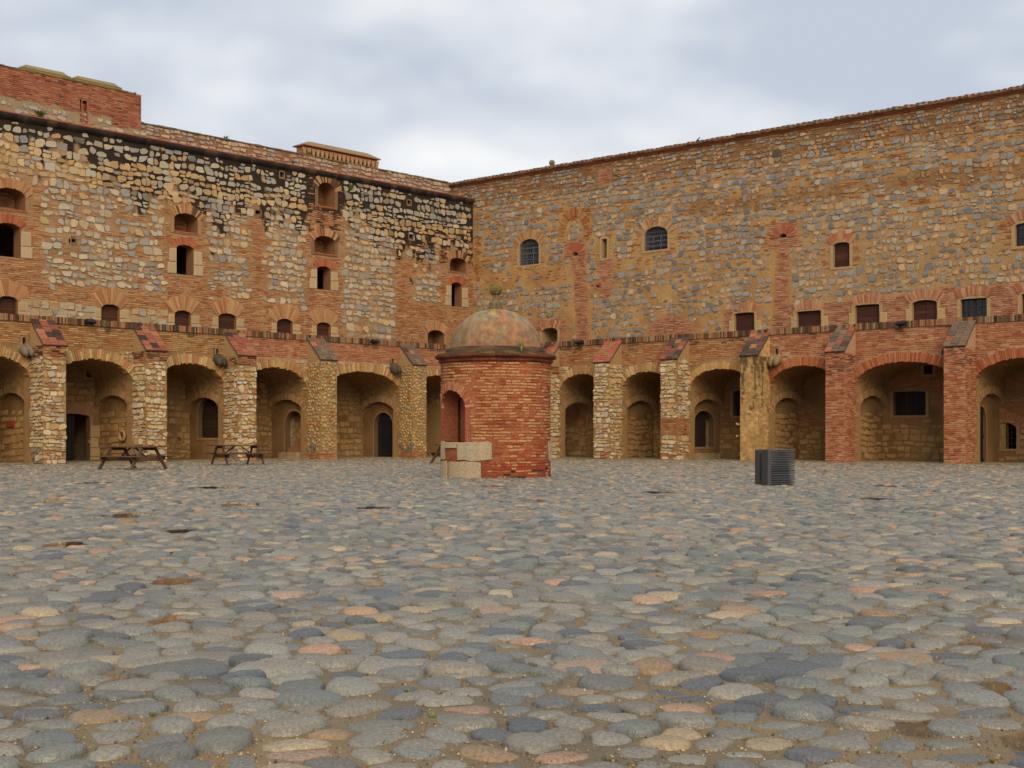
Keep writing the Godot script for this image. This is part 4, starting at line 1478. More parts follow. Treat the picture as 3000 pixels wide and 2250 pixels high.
func make_bay(w: Node3D, left: bool, k: int, bays: Array, h: Dictionary) -> void:
	var id := Transform3D.IDENTITY
	var x0: float = h.x0
	var x1: float = h.x1
	var bay := holder("vaulted_bay", w)
	# barrel vault running back from the arch
	var vb := Bag.new()
	var line := arch_line(x0, x1, h.ys, h.yc, 24)
	var nz := 10
	var list := []
	var cols := []
	for r in nz + 1:
		var z := 2.6 * (1.0 - float(r) / nz)
		var row := []
		for p in line:
			row.append(Vector3(p.x, p.y + 0.02 * noise_b.get_noise_2d(p.x * 2.0, z * 2.0), z))
		list.append(row)
		cols.append(C(168, 130, 84))
	# open strip seen from below: turn it so that normals point into the bay
	for r in list: r.reverse()
	vb.rings(list, cols, false, false)
	put("vault", vb, mats.plaster, bay)
	# back wall with its opening
	var o := {}
	var what := ""
	if left and k == 1:
		o = opening(-26.1, -24.5, 0.045, 1.93, 2.1); what = "door"
	elif not left and k == 5:
		o = opening(25.86, 27.4, 2.04, 3.08, 3.1); what = "boards"
	elif not left and k == 3:
		o = opening(17.45, 18.5, 2.1, 3.25, 3.35); what = "boards"
	elif not left and k == 1:
		o = opening(8.45, 9.4, 1.6, 3.1, 3.2); what = "boards"
	elif not left and k == 6:
		o = opening(30.5, 31.44, 0.58, 1.4, 1.69); what = "bars"
	var vent := {}
	if left and k == 1: vent = opening(-24.68, -24.3, 3.7, 4.08, 4.1)
	if not left and k == 5: vent = opening(27.31, 27.72, 3.83, 4.22, 4.24)
	if left and k == 4: vent = opening(-13.2, -12.85, 3.7, 4.03, 4.05)
	var hs := []
	if o: hs.append(o)
	if vent: hs.append(vent)
	var back := Bag.new()
	var shade := func(x: float, y: float) -> Color:
		return C(168, 130, 84).lerp(C(146, 108, 66), clampf(0.5 + noise_a.get_noise_2d(x * 1.5, y * 1.5 + 70.0), 0, 1))
	var xb0 := x0 - (1.05 if not left else 0.0)
	var xb1 := x1 + (1.05 if left else 0.0)
	sheet(back, id, xb0, xb1, 0.0, 4.6, 0.12, hs, shade, 0.02)
	put("back_wall", back, mats.mortar, bay)
	var free := func(x: float, y: float) -> bool:
		for q in hs:
			if inside(q, x, y, 0.16): return false
		return true
	var bs := Bag.new()
	var tops := 1.75 if not left else 3.6
	for cell in coursed(xb0, xb1, 0.1, 3.9, 0.2, 0.34, 0.25, 0.6, 0.06, 0.1):
		var s: Vector2 = cell[0]
		if s.y > tops + 0.3 * noise_b.get_noise_2d(s.x * 2.0, 4.0) or not free.call(s.x, s.y) or rng.randf() < 0.12: continue
		rubble(bs, id, cell[1], rng.randf_range(0.01, 0.03), 0.02, vary(pick([C(184, 146, 94), C(174, 136, 86), C(164, 128, 82), C(186, 154, 108)]), 0.06), C(176, 138, 88))
	put_pieces("back_wall_stone", "back_wall_stones", bs, mats.stone, bay, 40)
	if not left:
		var bb := Bag.new()
		courses(bb, id, xb0, xb1, 1.7, 3.6, 0.088, 0.32, func(x: float, y: float): return free.call(x, y) and noise_a.get_noise_2d(x * 1.5, y * 2.0) > -0.12, func(_x, _y): return vary(pick([C(184, 116, 82), C(176, 104, 72), C(190, 130, 92)]), 0.12), 0.1, 0.016)
		put_pieces("back_wall_brick", "back_wall_bricks", bb, mats.brick, bay, 40)
	for q in hs:
		var cb := Bag.new()
		collar(cb, id, q, 0.14, 0.024, 0.3, C(180, 146, 100), C(150, 120, 84), q != o or what != "door")
		put("reveal", cb, mats.mortar, bay)
		room(bay, q, -0.3, 3.0, 0.5 if q == o else 0.05, 0.0 if what == "door" or q != o else 0.4)
	if what == "door":
		var ar := Bag.new()
		voussoirs(ar, id, o.x0, o.x1, o.ys, o.yc, 0.5, 0.09, 0.04, func(_x, _y): return vary(C(180, 132, 88), 0.1), 0.02)
		put_pieces("arch_brick", "arch_bricks", ar, mats.brick, bay, 40)
		planks(bay, "door", o.x0, o.x0 + 1.0, 0.05, 2.05, -0.25, 6, true, [C(56, 46, 38), C(48, 40, 34)])
		blocks(bay, [[o.x1 + 0.005, o.x1 + 0.5, 0.05, 0.6], [o.x1 + 0.005, o.x1 + 0.42, 0.6, 1.05], [o.x1 + 0.005, o.x1 + 0.5, 1.05, 1.6]], C(190, 160, 116), 0.05)
	elif what == "boards":
		planks(bay, "shutter", o.x0, o.x1, o.y0, o.yc, -0.2, 7, true, [C(44, 38, 34), C(38, 33, 30), C(52, 44, 38)])
		var lint := Bag.new()
		lint.box(id, Vector3(o.x0 - 0.1, o.yc, -0.1), Vector3(o.x1 + 0.1, o.yc + 0.08, 0.05), C(150, 130, 104))
		put("lintel", lint, mats.wood, bay)
		var ar := Bag.new()
		voussoirs(ar, id, o.x0 - 0.1, o.x1 + 0.1, o.yc + 0.08, o.yc + 0.34, 0.4, 0.09, 0.035, func(_x, _y): return vary(C(176, 116, 78), 0.1), 0.02)
		put_pieces("arch_brick", "arch_bricks", ar, mats.brick, bay, 40)
	elif what == "bars":
		for q in range(1, 4):
			var ib := Bag.new()
			bar(ib, Vector2(lerpf(o.x0, o.x1, q / 4.0), o.y0), Vector2(lerpf(o.x0, o.x1, q / 4.0), o.yc), -0.08, 0.014, Color.WHITE)
			put("iron_bar", ib, mats.iron, bay)
		for q in range(1, 5):
			var ib := Bag.new()
			bar(ib, Vector2(o.x0, lerpf(o.y0, o.yc, q / 5.0)), Vector2(o.x1, lerpf(o.y0, o.yc, q / 5.0)), -0.05, 0.014, Color.WHITE)
			put("iron_bar", ib, mats.iron, bay)
		var ar := Bag.new()
		voussoirs(ar, id, o.x0, o.x1, o.ys, o.yc, 0.5, 0.1, 0.035, func(_x, _y): return vary(C(184, 124, 84), 0.1), 0.02)
		put_pieces("arch_brick", "arch_bricks", ar, mats.brick, bay, 40)
	# the wall towards the next bay, pierced by a wide low arch
	var last := k == bays.size() - 1 if left else k == 0
	var xs := x1 if left else x0
	var thick := 1.0 if not last else 0.65
	var t := facing_minus_x(xs) if left else facing_plus_x(xs)
	var u0 := 0.0 if left else -3.0
	var u1 := 3.0 if left else 0.0
	var arch := opening(u0 - 0.03 if left else u0 + 0.15, u1 - 0.15 if left else u1 + 0.03, 0.0, 1.95, 2.9, 20)
	var side := Bag.new()
	var sides := func(x: float, y: float) -> Color:
		return C(172, 134, 86).lerp(C(152, 114, 70), clampf(0.5 + noise_a.get_noise_2d(x * 1.5 + 31.0, y * 1.5), 0, 1))
	sheet(side, t, u0, u1, 0.0, 3.42, 0.1, [arch], sides, 0.012)
	collar(side, t, arch, 0.32, 0.012, thick, C(168, 130, 84), C(172, 138, 94), false)
	put("side_wall", side, mats.plaster, bay)
	# and the plain wall on the near side
	var near := Bag.new()
	var xn := x0 if left else x1
	if left: near.quad(Vector3(xn, 0, 3.0), Vector3(xn, 0, 0), Vector3(xn, 3.42, 0), Vector3(xn, 3.42, 3.0), C(180, 144, 98))
	else: near.quad(Vector3(xn, 0, 0), Vector3(xn, 0, 3.0), Vector3(xn, 3.42, 3.0), Vector3(xn, 3.42, 0), C(180, 144, 98))
	# leave the passage through it open only where one looks through: the near wall is pierced by its neighbour's arch
	var prev := k - 1 if left else k + 1
	var closed := {true: {0: 1, 1: 1, 2: 1, 3: 1, 4: 1, 5: 1}, false: {0: 0, 1: 0, 2: 1, 3: 1, 4: 1, 5: 1, 6: 1}}
	if not (prev >= 0 and prev < bays.size() and closed[left].get(prev, 1) == 0):
		put("near_wall", near, mats.plaster, bay)
	else:
		var tn := facing_plus_x(xn) if left else facing_minus_x(xn)
		var nb := Bag.new()
		var ua := opening(-0.03, 2.85, 0.0, 1.95, 2.9, 20)
		sheet(nb, tn, 0.0, 3.0, 0.0, 3.42, 0.1, [ua], sides, 0.012)
		collar(nb, tn, ua, 0.2, 0.012, 0.02, C(186, 150, 104), C(196, 166, 122), false)
		put("near_wall", nb, mats.plaster, bay)
	var av := Bag.new()
	var stony: bool = k > 1
	voussoirs(av, t, arch.x0, arch.x1, arch.ys, arch.yc, 0.32, 0.1, 0.03 if stony else 0.016, func(_x, _y): return vary(pick([C(186, 142, 96), C(178, 126, 84), C(192, 154, 106)]), 0.1), 0.02, 0.0)
	put_pieces("arch_brick", "arch_bricks", av, mats.brick, bay, 40)
	# what fills the passage
	var deep := 0.25
	var fill := "wall"
	if left: fill = ["wall", "wall", "hatch", "stair", "gate", "wall"][k]
	else: fill = ["wall", "open", "wall", "door", "wall", "wall", "iron"][k]
	var tf := Transform3D(t.basis, t.origin - t.basis.z * deep)
	var fb := Bag.new()
	if fill == "wall":
		sheet(fb, tf, arch.x0 - 0.05, arch.x1 + 0.05, 0.0, 2.95, 0.12, [], shade, 0.03)
		put("infill_wall", fb, mats.mortar, bay)
		var fs := Bag.new()
		for cell in coursed(arch.x0, arch.x1, 0.05, 2.3, 0.2, 0.34, 0.25, 0.6, 0.07, 0.1):
			if rng.randf() < 0.12 or cell[0].y > 2.1 or not inside(arch, cell[0].x, cell[0].y, -0.1): continue
			rubble(fs, tf, cell[1], 0.015, 0.025, vary(pick([C(182, 144, 92), C(170, 132, 84), C(184, 152, 104)]), 0.06), C(174, 136, 88))
		put_pieces("infill_stone", "infill_stones", fs, mats.stone, bay, 30)
	elif fill != "open":
		# masonry with a dark doorway in it on the side of the courtyard
		var d0: float
		var d1: float
		var y0 := 0.045
		var y1 := 2.2
		d0 = {"hatch": 0.68, "stair": 1.08, "gate": 0.85, "door": -2.3, "iron": -2.35}[fill]
		d1 = {"hatch": 2.25, "stair": 2.45, "gate": 2.25, "door": -0.55, "iron": -1.4}[fill]
		if fill == "hatch": y0 = 1.04
		if fill == "stair": y0 = 0.34
		if fill == "door": y0 = 0.6
		var gate := opening(d0, d1, y0, 2.15 if fill == "hatch" else 1.7, 2.9 if fill == "hatch" else 2.35, 14)
		sheet(fb, tf, arch.x0 - 0.05, arch.x1 + 0.05, 0.0, 2.95, 0.1, [gate], shade, 0.02)
		collar(fb, tf, gate, 0.1, 0.02, 0.3, C(176, 138, 94), C(120, 92, 66), true)
		put("infill_wall", fb, mats.mortar, bay)
		var rb := Bag.new()
		rb.box(tf, Vector3(d0 - 0.06, -0.2, -1.85 if fill == "stair" else -1.0), Vector3(d1 + 0.06, 2.95, -0.3), C(170, 140, 104), "lrdub")
		put("room_wall", rb, mats.plaster, bay)
		var leaf := holder("door", w, tf)  # the plank leaves under it are added to darken the openings
		if fill == "stair":
			for q in 4:
				var s := Bag.new()
				s.box(id, Vector3(d0, 0.0, -0.15 - 0.2 * (q + 1)), Vector3(d0 + 1.05, 0.34 + 0.17 * (q + 1), -0.15 - 0.2 * q), C(170, 120, 84), "flru")
				put("stair_step", s, mats.brick, leaf)
			planks(leaf, "leaf", d0 + 1.05, d1, y0, 2.4, -0.2, 3, true, [C(30, 32, 36), C(26, 28, 32)])  # near-black boards stand in for the unlit stairwell
		elif fill == "gate":
			planks(leaf, "leaf", d0, d1, y0, 2.4, -0.26, 7, true, [C(60, 50, 42), C(54, 46, 40)])  # dark boards added behind the bars so the gateway reads unlit
			for q in 8:
				var s := Bag.new()
				bar(s, Vector2(lerpf(d0 + 0.5, d1 - 0.25, q / 7.0), y0), Vector2(lerpf(d0 + 0.5, d1 - 0.25, q / 7.0), 2.2), -0.1, 0.016, Color.WHITE)
				put("iron_bar", s, mats.iron, leaf)
			for yy in [0.12, 1.05, 1.95]:
				var s := Bag.new()
				s.box(id, Vector3(d0 + 0.45, yy, -0.12), Vector3(d1 - 0.2, yy + 0.1, -0.07), Color.WHITE)
				put("iron_rail", s, mats.iron, leaf)
		elif fill == "iron":
			for q in 2:
				var s := Bag.new()
				s.box(id, Vector3(d0 + 0.05, 0.1 + q * 1.05, -0.14), Vector3(d1 - 0.05, 1.05 + q * 1.05, -0.1), Color.WHITE)
				put("iron_panel", s, mats.iron, leaf)
			for yy in [0.05, 1.05, 2.05]:
				var s := Bag.new()
				s.box(id, Vector3(d0 + 0.02, yy, -0.15), Vector3(d1 - 0.02, yy + 0.1, -0.07), Color.WHITE)
				put("iron_rail", s, mats.iron, leaf)
		elif fill == "door":
			planks(leaf, "leaf", d0, d1 - 0.4, y0, 2.4, -0.2, 5, true, [C(62, 46, 34), C(54, 40, 30)])  # dark boards painted for the shaded depth of the passage
		else:
			planks(leaf, "leaf", d0, d1, y0, 2.95, -0.22, 9, false, [C(66, 48, 34), C(58, 42, 30)])  # dark boards in place of the shaded space beyond the arch
		if fill == "door" or fill == "stair":
			var s := Bag.new()
			s.box(tf, Vector3(d0, 0.0, 0.0), Vector3(d1, y0 * 0.5 if fill == "door" else y0, 0.45), C(176, 150, 112), "flru")
			put("door_step", s, mats.plaster, bay)

func make_pier(w: Node3D, left: bool, x0: float, x1: float, kind: String, k: int) -> void:
	var id := Transform3D.IDENTITY
	var pier := holder("pier", w)
	var cap_hi := 5.83
	var cap_lo := 4.72
	var tone := C(186, 150, 100)
	if kind == "brick": tone = C(204, 158, 122)
	if kind == "render": tone = C(206, 164, 104)
	var core := Bag.new()
	var shade := func(x: float, y: float) -> Color:
		var c := tone.lerp(tone * Color(0.78, 0.74, 0.7), clampf(0.5 + noise_a.get_noise_2d(x * 2.5 + 13.0 * k, y * 2.5), 0, 1))
		if kind == "render":
			# weathered crust running down from the cap
			var drip := noise_b.get_noise_2d(x * 9.0, y * 0.9) + 0.5 * noise_a.get_noise_2d(x * 14.0, y * 6.0)
			if y > 2.6 + 1.2 * noise_b.get_noise_2d(x * 5.0, 8.0) and drip > 0.12: c = c.lerp(C(64, 54, 42), 0.75)
		return c
	var front := Transform3D(Basis.IDENTITY, Vector3(0, 0, 4.0))
	sheet(core, front, x0, x1, -0.05, cap_lo, 0.09, [], shade, 0.02)
	var tm := facing_minus_x(x0)
	var tp := facing_plus_x(x1)
	sheet(core, tm, 3.0, 4.0, -0.05, cap_lo, 0.09, [], shade, 0.02)
	sheet(core, tp, -4.0, -3.0, -0.05, cap_lo, 0.09, [], shade, 0.02)
	# cheeks under the sloping cap
	for e in [[x0, true], [x1, false]]:
		var x: float = e[0]
		var a := Vector3(x, cap_lo - 0.02, 3.0)
		var b := Vector3(x, cap_lo - 0.02, 4.0)
		var c := Vector3(x, cap_hi - 0.03, 3.0)
		if e[1]: core.tri(a, b, c, tone)
		else: core.tri(b, a, c, tone)
	put("pier_core", core, mats.mortar if kind != "render" else mats.plaster, pier)
	var vis := tm if left else tp
	var u0 := 3.0 if left else -4.0
	var u1 := 4.0 if left else -3.0
	var pale := [C(214, 192, 152), C(206, 180, 134), C(220, 204, 172), C(196, 166, 118), C(202, 186, 158), C(190, 184, 172), C(210, 176, 128), C(186, 146, 104), C(222, 206, 178)]
	var warm := [C(196, 158, 104), C(188, 148, 96), C(204, 170, 116), C(180, 150, 108), C(198, 162, 110), C(172, 150, 116), C(158, 140, 112), C(204, 176, 128)]
	var sb := Bag.new()
	var bb := Bag.new()
	var reds := [C(194, 114, 74), C(184, 102, 64), C(204, 130, 88), C(176, 92, 58), C(206, 146, 104)]
	var ochres := [C(200, 150, 98), C(188, 124, 78), C(180, 104, 66)]
	for face in [[front, x0, x1], [vis, u0, u1]]:
		var t: Transform3D = face[0]
		var a: float = face[1]
		var b: float = face[2]
		if kind == "brick":
			courses(bb, t, a, b, 0.0, cap_lo, 0.082, 0.3, func(_x, _y): return true, func(_x, y: float) -> Color:
				var c := vary(pick(reds), 0.13)
				if y > 3.7 and rng.randf() < 0.3 + 0.5 * noise_a.get_noise_2d(_x * 5.0, y * 3.0): c = c.lerp(C(60, 46, 40), 0.6)
				return c, 0.02, 0.026)
			continue
		if kind == "render":
			for cell in coursed(a + 0.05, b - 0.35, 0.1, cap_lo, 0.14, 0.26, 0.18, 0.36, 0.15, 0.1):
				if rng.randf() < 0.82 or cell[0].y > 3.2: continue
				rubble(sb, t, cell[1], rng.randf_range(0.04, 0.08), 0.012, vary(pick([C(218, 204, 176), C(206, 170, 118), C(200, 150, 108)]), 0.08), C(206, 176, 130))
			continue
		var is_brick := func(_x: float, y: float) -> bool:
			var r := 0.1 * noise_b.get_noise_2d(_x * 6.0 + 20.0 * k, y * 5.0)
			if kind == "cobbles": return y < 0.42 + r
			if kind == "mixed": return (y > 1.15 and y < 2.0 + r) or (y < 0.28 and y > 0.12)
			return y > 4.25 + r and (left or k == 0)
		var sx := 0.24
		var sy := 0.145
		var rounded := 0.3
		if kind == "cobbles": sx = 0.17; sy = 0.15; rounded = 0.55
		for cell in (cells(a, b, 0.0, cap_lo, sx, sy, func(_p): return 0.4, 0.1) if kind == "cobbles" else coursed(a, b, 0.0, cap_lo, 0.11, 0.29, 0.14, 0.42, 0.16, 0.3)):
			var s: Vector2 = cell[0]
			if s.x < a + 0.04 or s.x > b - 0.04 or s.y > cap_lo - 0.06 or is_brick.call(s.x, s.y): continue
			if kind == "cobbles" and rng.randf() < 0.15: continue
			var p := PackedVector2Array()
			for q in cell[1]: p.append(Vector2(clampf(q.x, a - 0.015, b + 0.015), q.y))
			var col := vary(pick(warm if kind == "cobbles" else pale), 0.13)
			if rng.randf() < 0.1: col = vary(pick(ochres), 0.1)
			if left and s.y < 0.7 and t == vis and rng.randf() < 0.75: col = vary(C(112, 112, 110), 0.25)
			if kind == "cobbles": stone(sb, t, s, p, rng.randf_range(0.006, 0.022), rng.randf_range(0.025, 0.05), col, 8, rounded, 0.66)
			else: rubble(sb, t, p, rng.randf_range(0.004, 0.018), rng.randf_range(0.03, 0.075), col, pick(pale), 0.4)
		courses(bb, t, a, b, 0.0, cap_lo, 0.08, 0.28, is_brick, func(_x, y: float) -> Color:
			var c := vary(pick(ochres), 0.14)
			if y > 4.25 and rng.randf() < 0.45: c = c.lerp(C(48, 40, 34), 0.8)
			return c, 0.06, 0.03)
	put_pieces("stone", "small_stones", sb, mats.stone, pier, 60)
	put_pieces("brick", "small_bricks", bb, mats.brick, pier, 60)
	# sloping cap of square tiles
	var cap := pier
	var a := Vector3(0, cap_hi, 3.02)
	var b := Vector3(0, cap_lo + 0.02, 4.07)
	var run := (b - a)
	var nrm := Vector3(0, run.z, -run.y).normalized()
	var slab := Bag.new()
	var e0 := x0 - 0.03
	var e1 := x1 + 0.03
	var under := -nrm * 0.06
	slab.hexa([Vector3(e0, 0, 0) + b + under, Vector3(e1, 0, 0) + b + under, Vector3(e1, 0, 0) + a + under, Vector3(e0, 0, 0) + a + under,
		Vector3(e0, 0, 0) + b, Vector3(e1, 0, 0) + b, Vector3(e1, 0, 0) + a, Vector3(e0, 0, 0) + a], C(110, 84, 66))
	put("cap_bed", slab, mats.mortar, cap)
	var crusted := (left and k >= 4) or (not left and k >= 4)
	var dark_cap := not left and (k == 2 or k == 3)
	var nu := 3 if not (left and k == 1) else 3
	var nv := 5
	for q in nu:
		var off := 0.5 if q == 1 else 0.0
		for r in nv + (1 if off > 0 else 0):
			var v0 := clampf((r - off) / nv, 0, 1)
			var v1 := clampf((r + 1 - off) / nv, 0, 1)
			if v1 - v0 < 0.02: continue
			var ua := lerpf(e0, e1, float(q) / nu) + 0.008
			var ub := lerpf(e0, e1, float(q + 1) / nu) - 0.008
			var p0 := a + run * (v0 + 0.006)
			var p1 := a + run * (v1 - 0.006)
			var col := vary(pick([C(184, 110, 80), C(174, 98, 70), C(194, 122, 90), C(162, 98, 76)]), 0.12)
			if crusted and rng.randf() < 0.9: col = vary(pick([C(134, 112, 92), C(120, 104, 88), C(146, 118, 94)]), 0.15)
			elif dark_cap and rng.randf() < 0.7: col = vary(pick([C(104, 84, 74), C(92, 78, 70), C(130, 92, 76)]), 0.15)
			elif rng.randf() < 0.28: col = vary(pick([C(104, 68, 56), C(80, 58, 50), C(184, 132, 92)]), 0.12)
			if not left and k == 1: col = vary(pick([C(206, 122, 92), C(200, 114, 86), C(194, 108, 82), C(170, 136, 72)]), 0.06)
			var up := nrm * (0.02 + rng.randf_range(0, 0.008))
			var tb := Bag.new()
			tb.hexa([Vector3(ua, 0, 0) + p1, Vector3(ub, 0, 0) + p1, Vector3(ub, 0, 0) + p0, Vector3(ua, 0, 0) + p0,
				Vector3(ua, 0, 0) + p1 + up, Vector3(ub, 0, 0) + p1 + up, Vector3(ub, 0, 0) + p0 + up, Vector3(ua, 0, 0) + p0 + up], col, "flrud")
			put("cap_tile", tb, mats.tile, cap)

# ---------------------------------------------------------------- the well house
func make_well() -> void:
	var w := thing("well_house", "round red brick well house with rendered dome and stone ball on top", "well", Transform3D(Basis.IDENTITY, Vector3(-0.446, 0, -38.06)))
	var id := Transform3D.IDENTITY
	var R := 1.5
	var mid := deg_to_rad(-54.0) * R
	var niche := opening(mid - 0.58, mid + 0.58, 0.98, 1.86, 2.35, 18)
	var full := PI * R
	var skin := Bag.new()
	var red := func(x: float, y: float) -> Color:
		var k := clampf(0.5 + noise_a.get_noise_2d(x * 1.6, y * 1.6) * 1.2, 0, 1)
		var c := C(182, 112, 76).lerp(C(166, 94, 60), k)
		if y < 0.5 + 0.3 * noise_b.get_noise_2d(x * 3.0, 1.0): c = c.lerp(C(150, 66, 40), 0.6)
		return c
	sheet(skin, id, -full, full, -0.05, 3.16, 0.08, [niche], red, 0.02)
	collar(skin, id, niche, 0.16, 0.02, 0.45, C(180, 104, 72), C(150, 86, 58), true)
	skin.bend(R)
	put("wall_render", skin, mats.mortar, w)
	var stones := [[mid - 0.62, mid - 0.28, 0.48, 0.98], [mid - 0.24, mid + 0.3, 0.5, 0.955], [mid + 0.31, mid + 1.34, 0.46, 0.97], [mid - 0.62, mid - 0.14, -0.03, 0.44], [mid - 0.08, mid + 1.05, -0.03, 0.44], [1.9, 2.35, 0.42, 0.97], [2.35, 2.9, 0.0, 0.45]]
	var blocked := func(x: float, y: float) -> bool:
		if inside(niche, x, y, 0.06): return true
		if y > 1.86 and y < 2.9 and inside(niche, x, y, 0.27): return true
		for s in stones:
			if x > s[0] - 0.03 and x < s[1] + 0.03 and y > s[2] - 0.02 and y < s[3] + 0.02: return true
		return false
	var bb := Bag.new()
	var pale := [C(206, 150, 98), C(210, 160, 106), C(202, 140, 90), C(196, 132, 84), C(206, 154, 102), C(180, 102, 64), C(170, 90, 54)]
	courses(bb, id, -full, full, 0.0, 3.14, 0.08, 0.23, func(x: float, y: float): return not blocked.call(x, y), func(_x, y: float) -> Color:
		var c := vary(pick(pale), 0.12)
		if y < 0.9 and rng.randf() < 0.6: c = vary(pick([C(176, 80, 48), C(166, 74, 46), C(188, 98, 62)]), 0.14)
		if y < 0.25 and rng.randf() < 0.15: c = C(70, 52, 44)
		return c, 0.1, 0.02)
	bb.bend(R)
	put_pieces("brick", "small_bricks", bb, mats.brick, w)
	var vb := Bag.new()
	voussoirs(vb, id, niche.x0, niche.x1, niche.ys, niche.yc, 0.24, 0.075, 0.03, func(_x, _y): return vary(pick([C(206, 142, 98), C(196, 120, 80)]), 0.1), 0.02, 0.0)
	vb.bend(R)
	put_pieces("arch_brick", "arch_bricks", vb, mats.brick, w, 60)
	# dressed stones at the foot, one hollowed like a trough
	for q in stones.size():
		var s: Array = stones[q]
		var b := Bag.new()
		var c := vary(C(190, 172, 144), 0.07)
		var n := 9
		for r in n:
			var xa: float = lerpf(s[0] + 0.015, s[1] - 0.015, float(r) / n)
			var xb: float = lerpf(s[0] + 0.015, s[1] - 0.015, float(r + 1) / n)
			var z := 0.035
			if q == 1:
				# front panel recessed below a rounded lip
				b.box(id, Vector3(xa, s[2], -0.06), Vector3(xb, s[3] - 0.16, -0.015), c, "flrud")
				b.box(id, Vector3(xa, s[3] - 0.16, -0.06), Vector3(xb, s[3], 0.05), c, "flrud")
			else:
				var lo0: float = s[2] + 0.012 + 0.03 * noise_b.get_noise_2d(xa * 9.0, s[2] * 5.0)
				var lo1: float = s[2] + 0.012 + 0.03 * noise_b.get_noise_2d(xb * 9.0, s[2] * 5.0)
				var hi0: float = s[3] - 0.012 + 0.03 * noise_b.get_noise_2d(xa * 9.0, s[3] * 5.0 + 3.0)
				var hi1: float = s[3] - 0.012 + 0.03 * noise_b.get_noise_2d(xb * 9.0, s[3] * 5.0 + 3.0)
				var k0 := 0.02 * noise_a.get_noise_2d(xa * 8.0, s[2])
				var k1 := 0.02 * noise_a.get_noise_2d(xb * 8.0, s[2])
				if r == 0: lo0 += 0.02; hi0 -= 0.025
				if r == n - 1: lo1 += 0.03; hi1 -= 0.03
				b.hexa([Vector3(xa, lo0, -0.06), Vector3(xb, lo1, -0.06), Vector3(xb, hi1, -0.06), Vector3(xa, hi0, -0.06),
					Vector3(xa, lo0, z * 0.8 + k0), Vector3(xb, lo1, z * 0.8 + k1), Vector3(xb, hi1, z * 0.8 + k1), Vector3(xa, hi0, z * 0.8 + k0)], vary(c, 0.06), "fud" + ("l" if r == 0 else "") + ("r" if r == n - 1 else ""))
		b.bend(R)
		put("foot_stone", b, mats.stone, w)
	# inside of the niche: curved back and floor
	var inner := Bag.new()
	var nicht := Transform3D.IDENTITY
	lathe(inner, id, [Vector2(1.0, 0.6), Vector2(1.0, 2.2), Vector2(0.8, 2.55), Vector2(0.3, 2.7)], 32, func(_a, _y): return C(158, 92, 62))
	inner.box(id, Vector3(-1.0, 0.55, -1.0), Vector3(1.0, 0.6, 1.0), C(90, 70, 56), "u")
	put("shaft_lining", inner, mats.mortar, w)
	var ib := Bag.new()
	courses(ib, id, mid / R * 1.02 - 0.9, mid / R * 1.02 + 0.9, 0.7, 2.4, 0.076, 0.24, func(_x, _y): return true, func(_x, _y): return vary(pick([C(178, 106, 70), C(168, 96, 64)]), 0.12), 0.08, 0.016)
	ib.bend(0.985)
	put_pieces("lining_brick", "lining_bricks", ib, mats.brick, w, 0)
	# moulded cornice of two rolls
	var cor := Bag.new()
	var mossy := func(a: float, y: float) -> Color:
		var c := C(150, 78, 54)
		var g := noise_a.get_noise_2d(a * 6.0, y * 14.0)
		if y > 3.27: return C(74, 62, 42).lerp(C(132, 112, 40), clampf(g * 1.6 + 0.2, 0, 0.8))
		return c.lerp(C(60, 46, 36), clampf(g + 0.25, 0, 0.8))
	lathe(cor, id, [Vector2(1.48, 3.08), Vector2(1.56, 3.11), Vector2(1.585, 3.15), Vector2(1.56, 3.185), Vector2(1.58, 3.2), Vector2(1.65, 3.22), Vector2(1.675, 3.27), Vector2(1.66, 3.31), Vector2(1.62, 3.345), Vector2(1.38, 3.38)], 72, mossy)
	put("cornice", cor, mats.mortar, w)
	var drum := Bag.new()
	lathe(drum, id, [Vector2(1.40, 3.36), Vector2(1.385, 3.44), Vector2(1.34, 3.5), Vector2(1.24, 3.525)], 72, func(a: float, y: float): return C(120, 84, 62).lerp(C(66, 56, 44), clampf(0.5 + noise_a.get_noise_2d(a * 5.0, y * 20.0) * 1.4, 0, 1)))
	put("drum", drum, mats.mortar, w)
	var dome := Bag.new()
	var prof := []
	for k in 45:
		var a := PI / 2 * k / 44.0
		prof.append(Vector2(1.255 * pow(cos(a), 0.95), 3.5 + 1.1 * sin(a)))
	lathe(dome, id, prof, 200, func(a: float, y: float) -> Color:
		# lichen and weathering with ragged edges over pink render
		var n1 := noise_a.get_noise_2d(a * 3.0 + 2.0, y * 2.2) + 0.6 * noise_b.get_noise_2d(a * 14.0, y * 14.0)
		var c := C(168, 120, 86)
		c = c.lerp(C(150, 126, 94), clampf((n1 + 0.35) * 1.3, 0, 1))
		if y > 4.2 and n1 > -0.25: c = c.lerp(C(156, 146, 114), 0.6)
		if y > 4.4 and noise_b.get_noise_2d(a * 5.0, y * 4.0) > 0.22: c = C(190, 150, 50)
		return c)
	put("dome", dome, mats.plaster, w)
	var fin := holder("finial", w, Transform3D(Basis.IDENTITY, Vector3.ZERO))
	var ped := Bag.new()
	var greyish := func(a: float, y: float) -> Color: return C(150, 132, 96).lerp(C(96, 84, 58), clampf(0.5 + noise_a.get_noise_2d(a * 4.0, y * 12.0), 0, 1))
	lathe(ped, id, [Vector2(0.185, 4.56), Vector2(0.19, 4.76), Vector2(0.17, 4.78), Vector2(0.12, 4.80), Vector2(0.095, 4.86), Vector2(0.075, 4.93), Vector2(0.085, 4.96), Vector2(0.09, 4.98), Vector2(0.02, 4.985)], 28, greyish)
	put("pedestal", ped, mats.stone, fin)
	var ball := Bag.new()
	var bp := []
